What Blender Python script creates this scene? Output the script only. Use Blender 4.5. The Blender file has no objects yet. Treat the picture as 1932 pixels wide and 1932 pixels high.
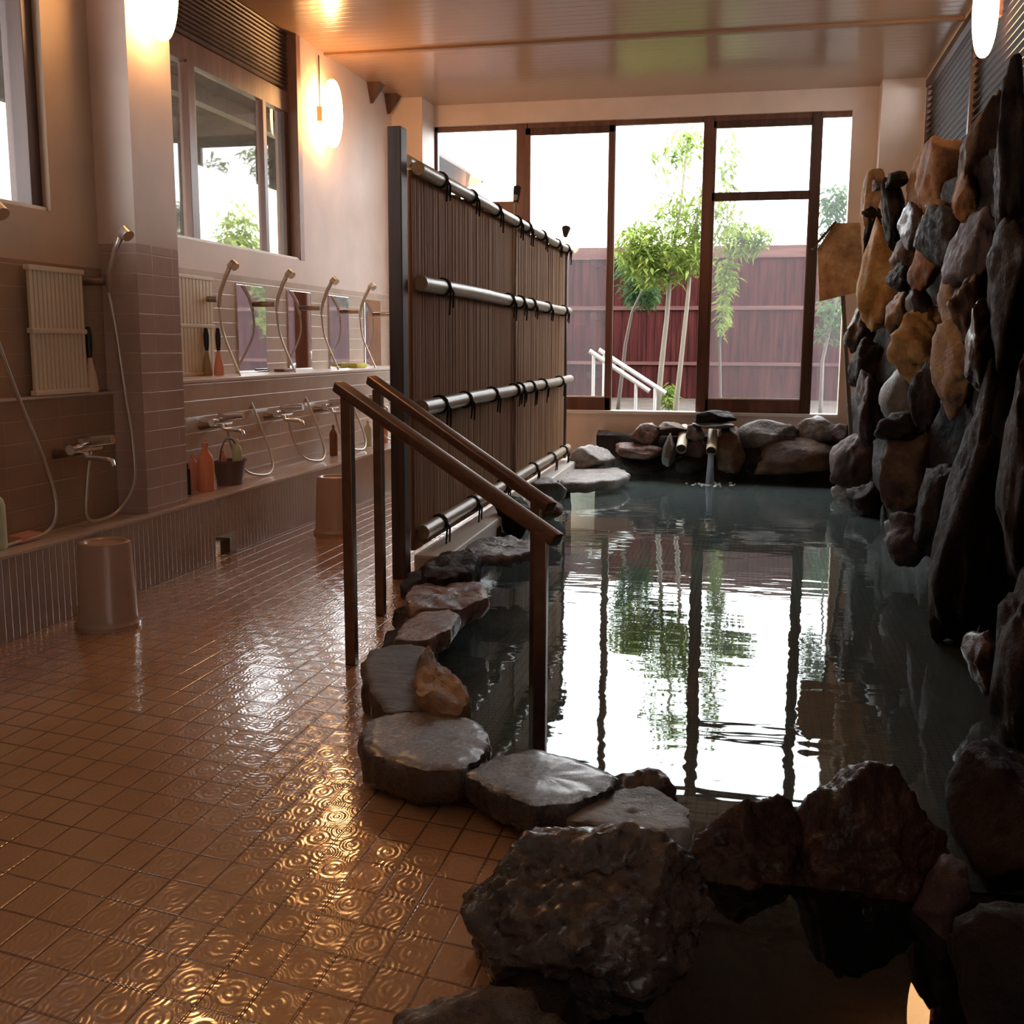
import bpy, bmesh, math, random
from mathutils import Vector, Matrix, noise, Euler
R = math.radians
S = bpy.context.scene
COL = S.collection

# ------------------------------------------------------------------ camera
F = 2050.0
YAW, PIT, ROL, CH = R(-12.5), R(8.75), R(0.27), 1.25
_cy, _sy, _cp, _sp = math.cos(YAW), math.sin(YAW), math.cos(PIT), math.sin(PIT)
FW = Vector((_sy * _cp, _cy * _cp, -_sp))
R0 = Vector((_cy, -_sy, 0)); U0 = R0.cross(FW)
RI = R0 * math.cos(ROL) + U0 * math.sin(ROL)
UP = -R0 * math.sin(ROL) + U0 * math.cos(ROL)
CAM = Vector((0, 0, CH))
cd = bpy.data.cameras.new('camera'); cam = bpy.data.objects.new('camera', cd); COL.objects.link(cam)
cd.sensor_fit = 'HORIZONTAL'; cd.sensor_width = 36; cd.lens = 36 * F / 1932
cd.clip_start = 0.05; cd.clip_end = 300
m = Matrix((RI, UP, -FW)).transposed().to_4x4(); m.translation = CAM
cam.matrix_world = m
S.camera = cam

# ------------------------------------------------------------------ light and exposure
S.view_settings.view_transform = 'Standard'
try: S.view_settings.look = 'None'
except Exception: pass
S.view_settings.gamma = 1; S.view_settings.use_curve_mapping = False
S.view_settings.exposure = 2.15
W = bpy.data.worlds.new('world'); S.world = W; W.use_nodes = True
bg = W.node_tree.nodes['Background']; bg.inputs[0].default_value = (0.93, 0.97, 1.0, 1); bg.inputs[1].default_value = 2.4
S.cycles.max_bounces = 8; S.cycles.diffuse_bounces = 5; S.cycles.glossy_bounces = 4
S.cycles.transparent_max_bounces = 16; S.cycles.use_denoising = True
S.cycles.sample_clamp_indirect = 6

def portal(name, loc, size_x, size_y, rot):
    l = bpy.data.lights.new(name, 'AREA'); l.shape = 'RECTANGLE'; l.size = size_x; l.size_y = size_y
    l.cycles.is_portal = True
    o = bpy.data.objects.new(name, l); COL.objects.link(o); o.location = loc; o.rotation_euler = rot
portal('daylight_back_window', (-1.3, 11.72, 2.04), 4.3, 3.0, (R(-90), 0, 0))
portal('daylight_side_window', (-3.98, 7.6, 2.55), 2.5, 1.3, (R(90), 0, R(-90)))
portal('daylight_near_window', (-3.47, 3.84, 2.73), 1.68, 1.74, (R(90), 0, R(-90)))

# ------------------------------------------------------------------ geometry helpers
def ray(px, py): return FW + RI * ((px - 966) / F) - UP * ((py - 966) / F)
def on(ax, v, px, py):
    d = ray(px, py); t = (v - CAM[ax]) / d[ax]; return CAM + d * t
def onx(v, px, py): return on(0, v, px, py)
def ony(v, px, py): return on(1, v, px, py)
def onz(v, px, py): return on(2, v, px, py)

ORG = {}
def setp(o, label=None, cat=None, group=None, kind=None):
    if label: o['label'] = label
    if cat: o['category'] = cat
    if group: o['group'] = group
    if kind: o['kind'] = kind
    return o
def thing(name, loc, label, cat, group=None):
    o = bpy.data.objects.new(name, None); COL.objects.link(o); o.location = loc; o.empty_display_size = .1
    ORG[o.name] = Vector(loc); return setp(o, label, cat, group)
def copy_tree(o, off, parent=None):
    c = o.copy(); COL.objects.link(c)
    if parent is None: c.location = o.location + Vector(off)
    else: c.parent = parent
    for ch in list(o.children): copy_tree(ch, off, c)
    return c

class MB:
    def __init__(s): s.bm = bmesh.new()
    def box(s, c, size, rot=None, bev=0):
        g = bmesh.ops.create_cube(s.bm, size=1)
        vs = g['verts']
        M = Matrix.Translation(c) @ (rot.to_matrix().to_4x4() if rot else Matrix()) @ Matrix.Diagonal((*size, 1))
        bmesh.ops.transform(s.bm, matrix=M, verts=vs)
        if bev:
            es = list({e for v in vs for e in v.link_edges})
            bmesh.ops.bevel(s.bm, geom=es, offset=bev, segments=2, affect='EDGES', profile=.6)
        return s
    def ab(s, a, b, bev=0):
        a, b = Vector(a), Vector(b)
        return s.box((a + b) / 2, [abs(x) for x in (b - a)], bev=bev)
    def bar(s, p0, p1, w, h, bev=0):
        p0, p1 = Vector(p0), Vector(p1); d = p1 - p0
        q = d.to_track_quat('Y', 'Z'); return s.box((p0 + p1) / 2, (w, d.length, h), q, bev)
    def tube(s, pts, r, seg=10, cap=True):
        pts = [Vector(p) for p in pts]; n = len(pts); rs = r if isinstance(r, (list, tuple)) else [r] * n
        rings = []; prev = None
        for i, p in enumerate(pts):
            t = (pts[min(i + 1, n - 1)] - pts[max(i - 1, 0)]).normalized()
            if prev is None:
                a = Vector((0, 0, 1)) if abs(t.z) < .9 else Vector((1, 0, 0)); u = t.cross(a).normalized()
            else: u = (prev - t * prev.dot(t)).normalized()
            prev = u; v = t.cross(u)
            rings.append([s.bm.verts.new(p + (u * math.cos(2 * math.pi * k / seg) + v * math.sin(2 * math.pi * k / seg)) * rs[i]) for k in range(seg)])
        for a, b in zip(rings, rings[1:]):
            for k in range(seg): s.bm.faces.new((a[k], a[(k + 1) % seg], b[(k + 1) % seg], b[k]))
        if cap: s.bm.faces.new(rings[0][::-1]); s.bm.faces.new(rings[-1])
        return s
    def lathe(s, c, prof, seg=32, sx=1, sy=1):
        c = Vector(c); rings = []
        for r, z in prof:
            if r < 1e-5: rings.append([s.bm.verts.new(c + Vector((0, 0, z)))])
            else: rings.append([s.bm.verts.new(c + Vector((sx * r * math.cos(2 * math.pi * k / seg), sy * r * math.sin(2 * math.pi * k / seg), z))) for k in range(seg)])
        for a, b in zip(rings, rings[1:]):
            if len(a) == 1 and len(b) == 1: continue
            for k in range(seg):
                k2 = (k + 1) % seg
                if len(a) == 1: s.bm.faces.new((a[0], b[k2], b[k]))
                elif len(b) == 1: s.bm.faces.new((a[k], a[k2], b[0]))
                else: s.bm.faces.new((a[k], a[k2], b[k2], b[k]))
        return s
    def poly(s, pts, z0, z1):
        lo = [s.bm.verts.new((p[0], p[1], z0)) for p in pts]; hi = [s.bm.verts.new((p[0], p[1], z1)) for p in pts]
        s.bm.faces.new(hi); s.bm.faces.new(lo[::-1]); n = len(pts)
        for k in range(n): s.bm.faces.new((lo[k], lo[(k + 1) % n], hi[(k + 1) % n], hi[k]))
        return s
    def sheet(s, pts, z):
        s.bm.faces.new([s.bm.verts.new((p[0], p[1], z)) for p in pts]); return s
    def build(s, name, mat, parent=None, smooth=None, label=None, cat=None, group=None, kind=None):
        bmesh.ops.recalc_face_normals(s.bm, faces=s.bm.faces)
        me = bpy.data.meshes.new(name)
        if parent is not None: o0 = ORG[parent.name]
        elif kind in ('structure',): o0 = Vector()
        else:
            xs = [v.co for v in s.bm.verts]
            o0 = Vector(((min(v.x for v in xs) + max(v.x for v in xs)) / 2, (min(v.y for v in xs) + max(v.y for v in xs)) / 2, min(v.z for v in xs)))
        bmesh.ops.translate(s.bm, vec=-o0, verts=s.bm.verts)
        s.bm.to_mesh(me); s.bm.free()
        me.materials.append(mat)
        if smooth is not None:
            if smooth >= 180: me.shade_smooth()
            else:
                me.shade_smooth(); me.set_sharp_from_angle(angle=R(smooth))
        o = bpy.data.objects.new(name, me); COL.objects.link(o)
        if parent is not None: o.parent = parent
        else: o.location = o0
        ORG[o.name] = o0
        return setp(o, label, cat, group, kind)

def struct(name, mb, mat, **k): return mb.build(name, mat, kind='structure', **k)

# ------------------------------------------------------------------ materials
def newmat(name):
    m = bpy.data.materials.new(name); m.use_nodes = True
    nt = m.node_tree; return m, nt, nt.nodes['Principled BSDF']
def N(nt, t, **k):
    n = nt.nodes.new('ShaderNode' + t)
    for a, b in k.items():
        if a.startswith('i_'): n.inputs[a[2:].replace('_', ' ')].default_value = b
        else: setattr(n, a, b)
    return n
def L(nt, a, b): nt.links.new(a, b)
def ramp(nt, fac, cols):
    r = N(nt, 'ValToRGB'); e = r.color_ramp.elements
    while len(e) < len(cols): e.new(.5)
    for i, (p, c) in enumerate(cols): e[i].position = p; e[i].color = (*c, 1)
    L(nt, fac, r.inputs[0]); return r.outputs[0]
def math_(nt, op, a, b=None, c=None):
    n = N(nt, 'Math', operation=op)
    for i, x in enumerate((a, b, c)):
        if x is None: continue
        if isinstance(x, (int, float)): n.inputs[i].default_value = x
        else: L(nt, x, n.inputs[i])
    return n.outputs[0]
def plain(name, col, rough=.5, metal=0, var=.0, scale=8, bump=0, spec=.5, coat=0):
    m, nt, b = newmat(name)
    b.inputs['Base Color'].default_value = (*col, 1); b.inputs['Roughness'].default_value = rough
    b.inputs['Metallic'].default_value = metal; b.inputs['Specular IOR Level'].default_value = spec
    b.inputs['Coat Weight'].default_value = coat; b.inputs['Coat Roughness'].default_value = .1
    if var or bump:
        tc = N(nt, 'TexCoord'); n = N(nt, 'TexNoise'); n.inputs['Scale'].default_value = scale; n.inputs['Detail'].default_value = 6
        L(nt, tc.outputs['Object'], n.inputs[0])
        if var:
            c = ramp(nt, n.outputs[0], [(.3, [x * (1 - var) for x in col]), (.7, [min(1, x * (1 + var)) for x in col])]); L(nt, c, b.inputs['Base Color'])
        if bump:
            bp = N(nt, 'Bump'); bp.inputs['Strength'].default_value = bump; bp.inputs['Distance'].default_value = .01
            L(nt, n.outputs[0], bp.inputs['Height']); L(nt, bp.outputs[0], b.inputs['Normal'])
    return m
def grid_h(nt, vec_x, vec_y, sx, sy, w):
    """1 on joints, 0 inside cells (two scalar sockets)."""
    outs = []
    for v, s in ((vec_x, sx), (vec_y, sy)):
        f = math_(nt, 'FRACT', math_(nt, 'DIVIDE', v, s))
        d = math_(nt, 'MINIMUM', f, math_(nt, 'SUBTRACT', 1.0, f))
        d = math_(nt, 'MULTIPLY', d, s)
        mr = N(nt, 'MapRange'); mr.interpolation_type = 'SMOOTHSTEP'
        L(nt, d, mr.inputs[0]); mr.inputs[1].default_value = w * .3; mr.inputs[2].default_value = w; mr.inputs[3].default_value = 1; mr.inputs[4].default_value = 0
        outs.append(mr.outputs[0])
    return math_(nt, 'MAXIMUM', outs[0], outs[1])
def tiled(name, col, grout, sx, sy, axes='YZ', w=.004, rough=.25, var=.12, bump=.5):
    m, nt, b = newmat(name)
    tc = N(nt, 'TexCoord'); sp = N(nt, 'SeparateXYZ'); L(nt, tc.outputs['Object'], sp.inputs[0])
    ax = {'X': sp.outputs[0], 'Y': sp.outputs[1], 'Z': sp.outputs[2]}
    g = grid_h(nt, ax[axes[0]], ax[axes[1]], sx, sy, w)
    n = N(nt, 'TexNoise'); n.inputs['Scale'].default_value = 2.2; n.inputs['Detail'].default_value = 5; L(nt, tc.outputs['Object'], n.inputs[0])
    c = ramp(nt, n.outputs[0], [(.3, [x * (1 - var) for x in col]), (.7, [min(1, x * (1 + var)) for x in col])])
    mx = N(nt, 'MixRGB'); L(nt, g, mx.inputs[0]); L(nt, c, mx.inputs[1]); mx.inputs[2].default_value = (*grout, 1)
    L(nt, mx.outputs[0], b.inputs['Base Color'])
    b.inputs['Roughness'].default_value = rough
    bp = N(nt, 'Bump'); bp.inputs['Strength'].default_value = bump; bp.inputs['Distance'].default_value = .003; bp.invert = True
    L(nt, g, bp.inputs['Height']); L(nt, bp.outputs[0], b.inputs['Normal'])
    return m

def stone(name, c1, c2, c3, rough=.4, scale=3.0, bump=.6, fine=28, stretch=(1, 1, 1), spec=.3, coat=0):
    m, nt, b = newmat(name); b.inputs['Specular IOR Level'].default_value = spec; b.inputs['Coat Weight'].default_value = coat; b.inputs['Coat Roughness'].default_value = .22
    tc = N(nt, 'TexCoord'); mp = N(nt, 'Mapping'); mp.inputs['Scale'].default_value = stretch
    oi = N(nt, 'ObjectInfo'); ad = N(nt, 'VectorMath', operation='ADD')
    ml = math_(nt, 'MULTIPLY', oi.outputs['Random'], 37.0)
    L(nt, tc.outputs['Object'], ad.inputs[0]); L(nt, ml, ad.inputs[1]); L(nt, ad.outputs[0], mp.inputs[0])
    n1 = N(nt, 'TexNoise'); n1.inputs['Scale'].default_value = scale; n1.inputs['Detail'].default_value = 8; n1.inputs['Roughness'].default_value = .62
    L(nt, mp.outputs[0], n1.inputs[0])
    n2 = N(nt, 'TexNoise'); n2.inputs['Scale'].default_value = fine; n2.inputs['Detail'].default_value = 6; n2.inputs['Roughness'].default_value = .7
    L(nt, mp.outputs[0], n2.inputs[0])
    c = ramp(nt, n1.outputs[0], [(.32, c1), (.5, c2), (.68, c3)])
    mx = N(nt, 'MixRGB', blend_type='MULTIPLY'); mx.inputs[0].default_value = .55
    L(nt, c, mx.inputs[1]); L(nt, ramp(nt, n2.outputs[0], [(.3, (.35, .35, .35)), (.65, (1.15, 1.15, 1.15))]), mx.inputs[2])
    L(nt, mx.outputs[0], b.inputs['Base Color'])
    L(nt, ramp(nt, n2.outputs[0], [(.3, (rough * .6,) * 3), (.7, (min(1, rough * 1.4),) * 3)]), b.inputs['Roughness'])
    hh = math_(nt, 'ADD', math_(nt, 'MULTIPLY', n1.outputs[0], 2.0), n2.outputs[0])
    bp = N(nt, 'Bump'); bp.inputs['Strength'].default_value = bump; bp.inputs['Distance'].default_value = .02
    L(nt, hh, bp.inputs['Height']); L(nt, bp.outputs[0], b.inputs['Normal'])
    return m

def wood(name, c1, c2, rough=.45, axis=2, scale=14, spec=.4):
    m, nt, b = newmat(name); b.inputs['Specular IOR Level'].default_value = spec
    tc = N(nt, 'TexCoord'); mp = N(nt, 'Mapping'); sc = [1, 1, 1]; sc[axis] = .08; mp.inputs['Scale'].default_value = sc
    L(nt, tc.outputs['Object'], mp.inputs[0])
    n = N(nt, 'TexNoise'); n.inputs['Scale'].default_value = scale; n.inputs['Detail'].default_value = 7; n.inputs['Distortion'].default_value = .4
    L(nt, mp.outputs[0], n.inputs[0]); L(nt, ramp(nt, n.outputs[0], [(.35, c1), (.65, c2)]), b.inputs['Base Color'])
    b.inputs['Roughness'].default_value = rough
    bp = N(nt, 'Bump'); bp.inputs['Strength'].default_value = .25; bp.inputs['Distance'].default_value = .004
    L(nt, n.outputs[0], bp.inputs['Height']); L(nt, bp.outputs[0], b.inputs['Normal'])
    return m

M = {}
M['plaster'] = plain('plaster', (.72, .59, .51), .55, var=.07, scale=3, bump=.15)
M['ceil'] = None
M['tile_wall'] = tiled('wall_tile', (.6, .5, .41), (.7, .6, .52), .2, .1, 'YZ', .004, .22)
M['tile_near_shaded'] = tiled('near_wall_tile_shaded', (.33, .215, .14), (.4, .28, .19), .2, .1, 'YZ', .004, .25)  # darker brown wall tile, the dimmer near end put into its colour
M['tile_pil'] = tiled('pilaster_tile', (.5, .38, .33), (.6, .48, .42), .2, .1, 'YZ', .004, .25)
M['tile_ledge'] = tiled('ledge_tile', (.42, .33, .27), (.34, .26, .21), .045, .36, 'YZ', .005, .25)
M['tile_top'] = tiled('ledge_top_tile', (.6, .48, .4), (.5, .4, .33), .1, .1, 'XY', .004, .15)
M['frame'] = wood('brown_frame', (.11, .045, .03), (.19, .085, .055), .35)
M['frame_dark'] = wood('dark_brown_frame', (.05, .022, .015), (.095, .042, .028), .4)
M['jamb'] = plain('window_jamb', (.32, .19, .14), .5, var=.1)
M['chrome'] = plain('chrome', (.75, .75, .76), .14, metal=1)
M['steel'] = plain('brushed_steel', (.3, .24, .2), .32, metal=1, var=.2, scale=20)
M['hose'] = plain('steel_hose', (.6, .56, .5), .35, metal=.7)
M['black'] = plain('black_plastic', (.012, .01, .01), .4)
M['white'] = plain('white_plastic', (.75, .72, .66), .4)
M['outrail'] = plain('white_steel', (.75, .78, .78), .35)
M['rope'] = plain('black_rope', (.02, .016, .013), .9)
M['postwood'] = wood('dark_post_wood', (.035, .02, .017), (.085, .05, .04), .5)
M['sill'] = plain('pale_sill', (.8, .74, .68), .3)

# ceiling: glossy planks running across the room
m, nt, b = newmat('ceiling_planks')
tc = N(nt, 'TexCoord'); sp = N(nt, 'SeparateXYZ'); L(nt, tc.outputs['Object'], sp.inputs[0])
f = math_(nt, 'FRACT', math_(nt, 'DIVIDE', sp.outputs[1], .11)); d = math_(nt, 'MINIMUM', f, math_(nt, 'SUBTRACT', 1.0, f))
g = N(nt, 'MapRange'); g.interpolation_type = 'SMOOTHSTEP'; L(nt, d, g.inputs[0]); g.inputs[1].default_value = .0; g.inputs[2].default_value = .12
wv = N(nt, 'TexNoise'); wv.inputs['Scale'].default_value = 1.3; wv.inputs['Detail'].default_value = 2; L(nt, tc.outputs['Object'], wv.inputs[0])
b.inputs['Base Color'].default_value = (.42, .27, .18, 1); b.inputs['Roughness'].default_value = .24; b.inputs['Specular IOR Level'].default_value = .6
b.inputs['Coat Weight'].default_value = .2; b.inputs['Coat Roughness'].default_value = .12
h = math_(nt, 'ADD', g.outputs[0], math_(nt, 'MULTIPLY', wv.outputs[0], 2.0))
bp = N(nt, 'Bump'); bp.inputs['Strength'].default_value = .25; bp.inputs['Distance'].default_value = .006; L(nt, h, bp.inputs['Height']); L(nt, bp.outputs[0], b.inputs['Normal'])
M['ceil'] = m

# floor: wet glazed tiles with embossed rings
m, nt, b = newmat('floor_tiles')
tc = N(nt, 'TexCoord'); sp = N(nt, 'SeparateXYZ'); L(nt, tc.outputs['Object'], sp.inputs[0])
X, Y = sp.outputs[0], sp.outputs[1]
v = math_(nt, 'ADD', Y, math_(nt, 'MULTIPLY', X, .17))
g = grid_h(nt, X, v, .1, .13, .0045)
def cellc(sock, s, off):
    t = math_(nt, 'DIVIDE', math_(nt, 'ADD', sock, off), s); fr = math_(nt, 'SUBTRACT', math_(nt, 'FRACT', t), .5); return fr
def rings(sx, sy, ox, oy, n):
    a = cellc(X, sx, ox); c = cellc(v, sy, oy)
    d = math_(nt, 'SQRT', math_(nt, 'ADD', math_(nt, 'MULTIPLY', a, a), math_(nt, 'MULTIPLY', c, c)))
    w = math_(nt, 'SINE', math_(nt, 'MULTIPLY', d, n)); return d, w
d1, w1 = rings(.1, .13, 0, 0, 40)
d2, w2 = rings(.1, .13, .05, .065, 48)
sel = math_(nt, 'LESS_THAN', d1, .36)
mixw = math_(nt, 'ADD', math_(nt, 'MULTIPLY', w1, sel), math_(nt, 'MULTIPLY', w2, math_(nt, 'SUBTRACT', 1.0, sel)))
nz = N(nt, 'TexNoise'); nz.inputs['Scale'].default_value = 16; nz.inputs['Detail'].default_value = 3; L(nt, tc.outputs['Object'], nz.inputs[0])
nz2 = N(nt, 'TexNoise'); nz2.inputs['Scale'].default_value = 1.6; nz2.inputs['Detail'].default_value = 3; L(nt, tc.outputs['Object'], nz2.inputs[0])
c = ramp(nt, nz2.outputs[0], [(.3, (.42, .225, .108)), (.7, (.54, .31, .155))])
mx = N(nt, 'MixRGB'); L(nt, g, mx.inputs[0]); L(nt, c, mx.inputs[1]); mx.inputs[2].default_value = (.2, .095, .045, 1); L(nt, mx.outputs[0], b.inputs['Base Color'])
b.inputs['Roughness'].default_value = .17; b.inputs['Specular IOR Level'].default_value = .55
b.inputs['Coat Weight'].default_value = 1; b.inputs['Coat Roughness'].default_value = .05; b.inputs['Coat IOR'].default_value = 1.45
h = math_(nt, 'ADD', math_(nt, 'MULTIPLY', mixw, .16), math_(nt, 'MULTIPLY', g, -1.6))
h = math_(nt, 'ADD', h, math_(nt, 'MULTIPLY', nz.outputs[0], 1.7))
bp = N(nt, 'Bump'); bp.inputs['Strength'].default_value = .55; bp.inputs['Distance'].default_value = .0022; L(nt, h, bp.inputs['Height'])
L(nt, bp.outputs[0], b.inputs['Normal'])
bp2 = N(nt, 'Bump'); bp2.inputs['Strength'].default_value = .3; bp2.inputs['Distance'].default_value = .0022; L(nt, h, bp2.inputs['Height']); L(nt, bp2.outputs[0], b.inputs['Coat Normal'])
M['floor'] = m

# clear window glass (thin) and slightly misted glass
def glass(name, fog, tint=(1, 1, 1)):
    m, nt, b = newmat(name); nt.nodes.remove(b)
    out = nt.nodes['Material Output']; tr = N(nt, 'BsdfTransparent'); tr.inputs[0].default_value = (*tint, 1)
    gl = N(nt, 'BsdfGlossy'); gl.inputs['Roughness'].default_value = .02
    ge = N(nt, 'NewGeometry'); ior = math_(nt, 'SUBTRACT', 1.5, math_(nt, 'MULTIPLY', ge.outputs['Backfacing'], 1.5 - 1 / 1.5))
    lw = N(nt, 'Fresnel'); L(nt, ior, lw.inputs[0])
    mx = N(nt, 'MixShader'); L(nt, lw.outputs[0], mx.inputs[0]); L(nt, tr.outputs[0], mx.inputs[1]); L(nt, gl.outputs[0], mx.inputs[2])
    if fog:
        df = N(nt, 'BsdfTranslucent'); df.inputs[0].default_value = (.85, .85, .9, 1)
        m2 = N(nt, 'MixShader'); m2.inputs[0].default_value = fog; L(nt, mx.outputs[0], m2.inputs[1]); L(nt, df.outputs[0], m2.inputs[2]); mx = m2
    L(nt, mx.outputs[0], out.inputs[0]); return m
M['glass'] = glass('window_glass', .03)
M['mist'] = glass('misted_glass', .022)

# pool water: faintly milky, mirror-like at grazing angles
m, nt, b = newmat('pool_water'); nt.nodes.remove(b); out = nt.nodes['Material Output']
tc = N(nt, 'TexCoord'); mp = N(nt, 'Mapping'); mp.inputs['Scale'].default_value = (.55, 1.5, 1); L(nt, tc.outputs['Object'], mp.inputs[0])
n1 = N(nt, 'TexNoise'); n1.inputs['Scale'].default_value = 3.2; n1.inputs['Detail'].default_value = 2; L(nt, mp.outputs[0], n1.inputs[0])
n2 = N(nt, 'TexNoise'); n2.inputs['Scale'].default_value = 9; n2.inputs['Detail'].default_value = 1; L(nt, mp.outputs[0], n2.inputs[0])
h = math_(nt, 'ADD', n1.outputs[0], math_(nt, 'MULTIPLY', n2.outputs[0], .25))
bp = N(nt, 'Bump'); bp.inputs['Strength'].default_value = .12; bp.inputs['Distance'].default_value = .02; L(nt, h, bp.inputs['Height'])
tr = N(nt, 'BsdfTransparent'); tr.inputs[0].default_value = (.42, .55, .52, 1)
df = N(nt, 'BsdfDiffuse'); df.inputs[0].default_value = (.27, .34, .33, 1)
gl = N(nt, 'BsdfGlossy'); gl.inputs['Roughness'].default_value = .015; gl.inputs[0].default_value = (.95, 1, 1, 1); L(nt, bp.outputs[0], gl.inputs['Normal'])
fr = N(nt, 'Fresnel'); fr.inputs[0].default_value = 1.38; L(nt, bp.outputs[0], fr.inputs['Normal'])
m1 = N(nt, 'MixShader'); m1.inputs[0].default_value = .25; L(nt, tr.outputs[0], m1.inputs[1]); L(nt, df.outputs[0], m1.inputs[2])
m2 = N(nt, 'MixShader'); L(nt, fr.outputs[0], m2.inputs[0]); L(nt, m1.outputs[0], m2.inputs[1]); L(nt, gl.outputs[0], m2.inputs[2]); L(nt, m2.outputs[0], out.inputs[0])
M['water'] = m
m, nt, b = newmat('near_basin_water'); nt.nodes.remove(b); out = nt.nodes['Material Output']
tr = N(nt, 'BsdfTransparent'); tr.inputs[0].default_value = (.25, .3, .28, 1); gl = N(nt, 'BsdfGlossy'); gl.inputs['Roughness'].default_value = .01; gl.inputs[0].default_value = (.75, .72, .7, 1)
fr = N(nt, 'Fresnel'); fr.inputs[0].default_value = 1.33; m1 = N(nt, 'MixShader'); L(nt, fr.outputs[0], m1.inputs[0]); L(nt, tr.outputs[0], m1.inputs[1]); L(nt, gl.outputs[0], m1.inputs[2]); L(nt, m1.outputs[0], out.inputs[0])
M['water_near'] = m
M['basin_dark'] = plain('dark_basin', (.02, .016, .015), .6)
M['mosaic'] = tiled('mosaic', (.3, .26, .18), (.06, .055, .04), .045, .045, 'XY', .007, .4, .3)
M['foam'] = plain('foam', (.8, .85, .88), .5)
m = glass('falling_water', .8); M['stream'] = m

def lampmat(name, col, s):
    m, nt, b = newmat(name); b.inputs['Base Color'].default_value = (.9, .8, .6, 1)
    b.inputs['Emission Color'].default_value = (*col, 1); b.inputs['Emission Strength'].default_value = s; return m
M['lamp'] = lampmat('lamp_glow', (1, .5, .18), 9)
M['lamp_dim'] = lampmat('lamp_glow_dim', (1, .55, .24), 5.0)

# stones
M['s_slate'] = stone('wet_slate', (.025, .023, .026), (.05, .045, .045), (.095, .08, .075), .26, 2.5, .45, 70, spec=.6, coat=.6)
M['s_slateb'] = stone('wet_slate_warm', (.05, .03, .022), (.08, .055, .04), (.11, .08, .065), .3, 2.5, .4, 60, spec=.5, coat=.3)
M['s_lava'] = stone('porous_lava', (.012, .006, .005), (.04, .019, .012), (.1, .06, .046), .25, 6, 1.0, 30, spec=.7, coat=.7)
M['s_rust'] = stone('rusty_stone', (.02, .009, .006), (.06, .022, .012), (.12, .052, .03), .4, 4, .9, 26, spec=.45, coat=.25)
M['s_tan'] = stone('tan_stone', (.16, .08, .04), (.32, .18, .09), (.5, .33, .17), .7, 4, .6, 24)
M['s_gold'] = stone('golden_stone', (.26, .12, .035), (.5, .28, .09), (.7, .46, .2), .7, 3, .6, 22)
M['s_orange'] = stone('orange_stone', (.12, .045, .018), (.32, .14, .05), (.48, .25, .11), .7, 4, .6, 24)
M['s_brown'] = stone('brown_stone', (.05, .025, .016), (.13, .07, .042), (.24, .14, .08), .65, 4, .6, 24)
M['s_dark'] = stone('dark_stone', (.012, .008, .007), (.026, .016, .012), (.045, .027, .02), .7, 3, .8, 22, spec=.18)
M['s_purple'] = stone('purple_stone', (.04, .022, .022), (.09, .055, .052), (.17, .1, .085), .65, 4, .6, 24)
M['s_grey'] = stone('grey_stone', (.09, .08, .075), (.2, .175, .16), (.36, .32, .3), .4, 4, .6, 26)
M['s_pale'] = stone('pale_stone', (.2, .17, .15), (.36, .31, .28), (.55, .5, .47), .35, 4, .6, 26)
M['s_pink'] = stone('pinkish_stone', (.12, .065, .05), (.24, .14, .11), (.38, .25, .21), .3, 5, .6, 26)
M['s_layer'] = stone('layered_stone', (.06, .04, .028), (.1, .07, .055), (.16, .11, .085), .4, 3, .6, 20, (.4, 5, 3))

M['mortar'] = stone('dark_mortar', (.008, .006, .006), (.018, .012, .011), (.035, .024, .02), .9, 4, .5, 20)
def smooth_noise(p, s=1.0): return noise.fractal(p * s, 1.0, 2.0, 5)
def rock(name, label, c, size, mat, seed=1, rot=(0, 0, 0), cuts=16, rough=.07, sub=4, pits=0, cat='stone', group=None, parent=None, dmin=.6):
    rnd = random.Random(seed * 7919 + 13)
    bm = bmesh.new(); bmesh.ops.create_icosphere(bm, subdivisions=sub, radius=1)
    pl = []
    for _ in range(cuts):
        n = Vector((rnd.gauss(0, 1), rnd.gauss(0, 1), rnd.gauss(0, 1))).normalized(); pl.append((n, rnd.uniform(dmin, .95)))
    off = Vector((rnd.random() * 50, rnd.random() * 50, rnd.random() * 50))
    for v_ in bm.verts:
        d = v_.co.normalized(); r_ = 1.15
        for n, dd in pl:
            k = n.dot(d)
            if k > 1e-3: r_ = min(r_, dd / k)
        q = d * r_
        r_ += rough * noise.fractal(q * 2.1 + off, .8, 2.1, 6)
        if pits:
            w = noise.cell(q * 3 + off) if False else noise.noise(q * 5.5 + off)
            r_ -= pits * max(0, w - .05) ** .8 * .6
            r_ += pits * .25 * noise.noise(q * 14 + off)
        v_.co = d * r_
    mn = [min(v_.co[i] for v_ in bm.verts) for i in range(3)]; mxx = [max(v_.co[i] for v_ in bm.verts) for i in range(3)]
    e = Euler([R(a) for a in rot]).to_matrix()
    for v_ in bm.verts:
        v_.co = Vector([(v_.co[i] - (mn[i] + mxx[i]) / 2) / (mxx[i] - mn[i]) * size[i] for i in range(3)])
        v_.co = e @ v_.co + Vector(c)
    mb = MB(); mb.bm.free(); mb.bm = bm
    return mb.build(name, mat, parent, 180, label, cat if parent is None else None, group)

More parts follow.
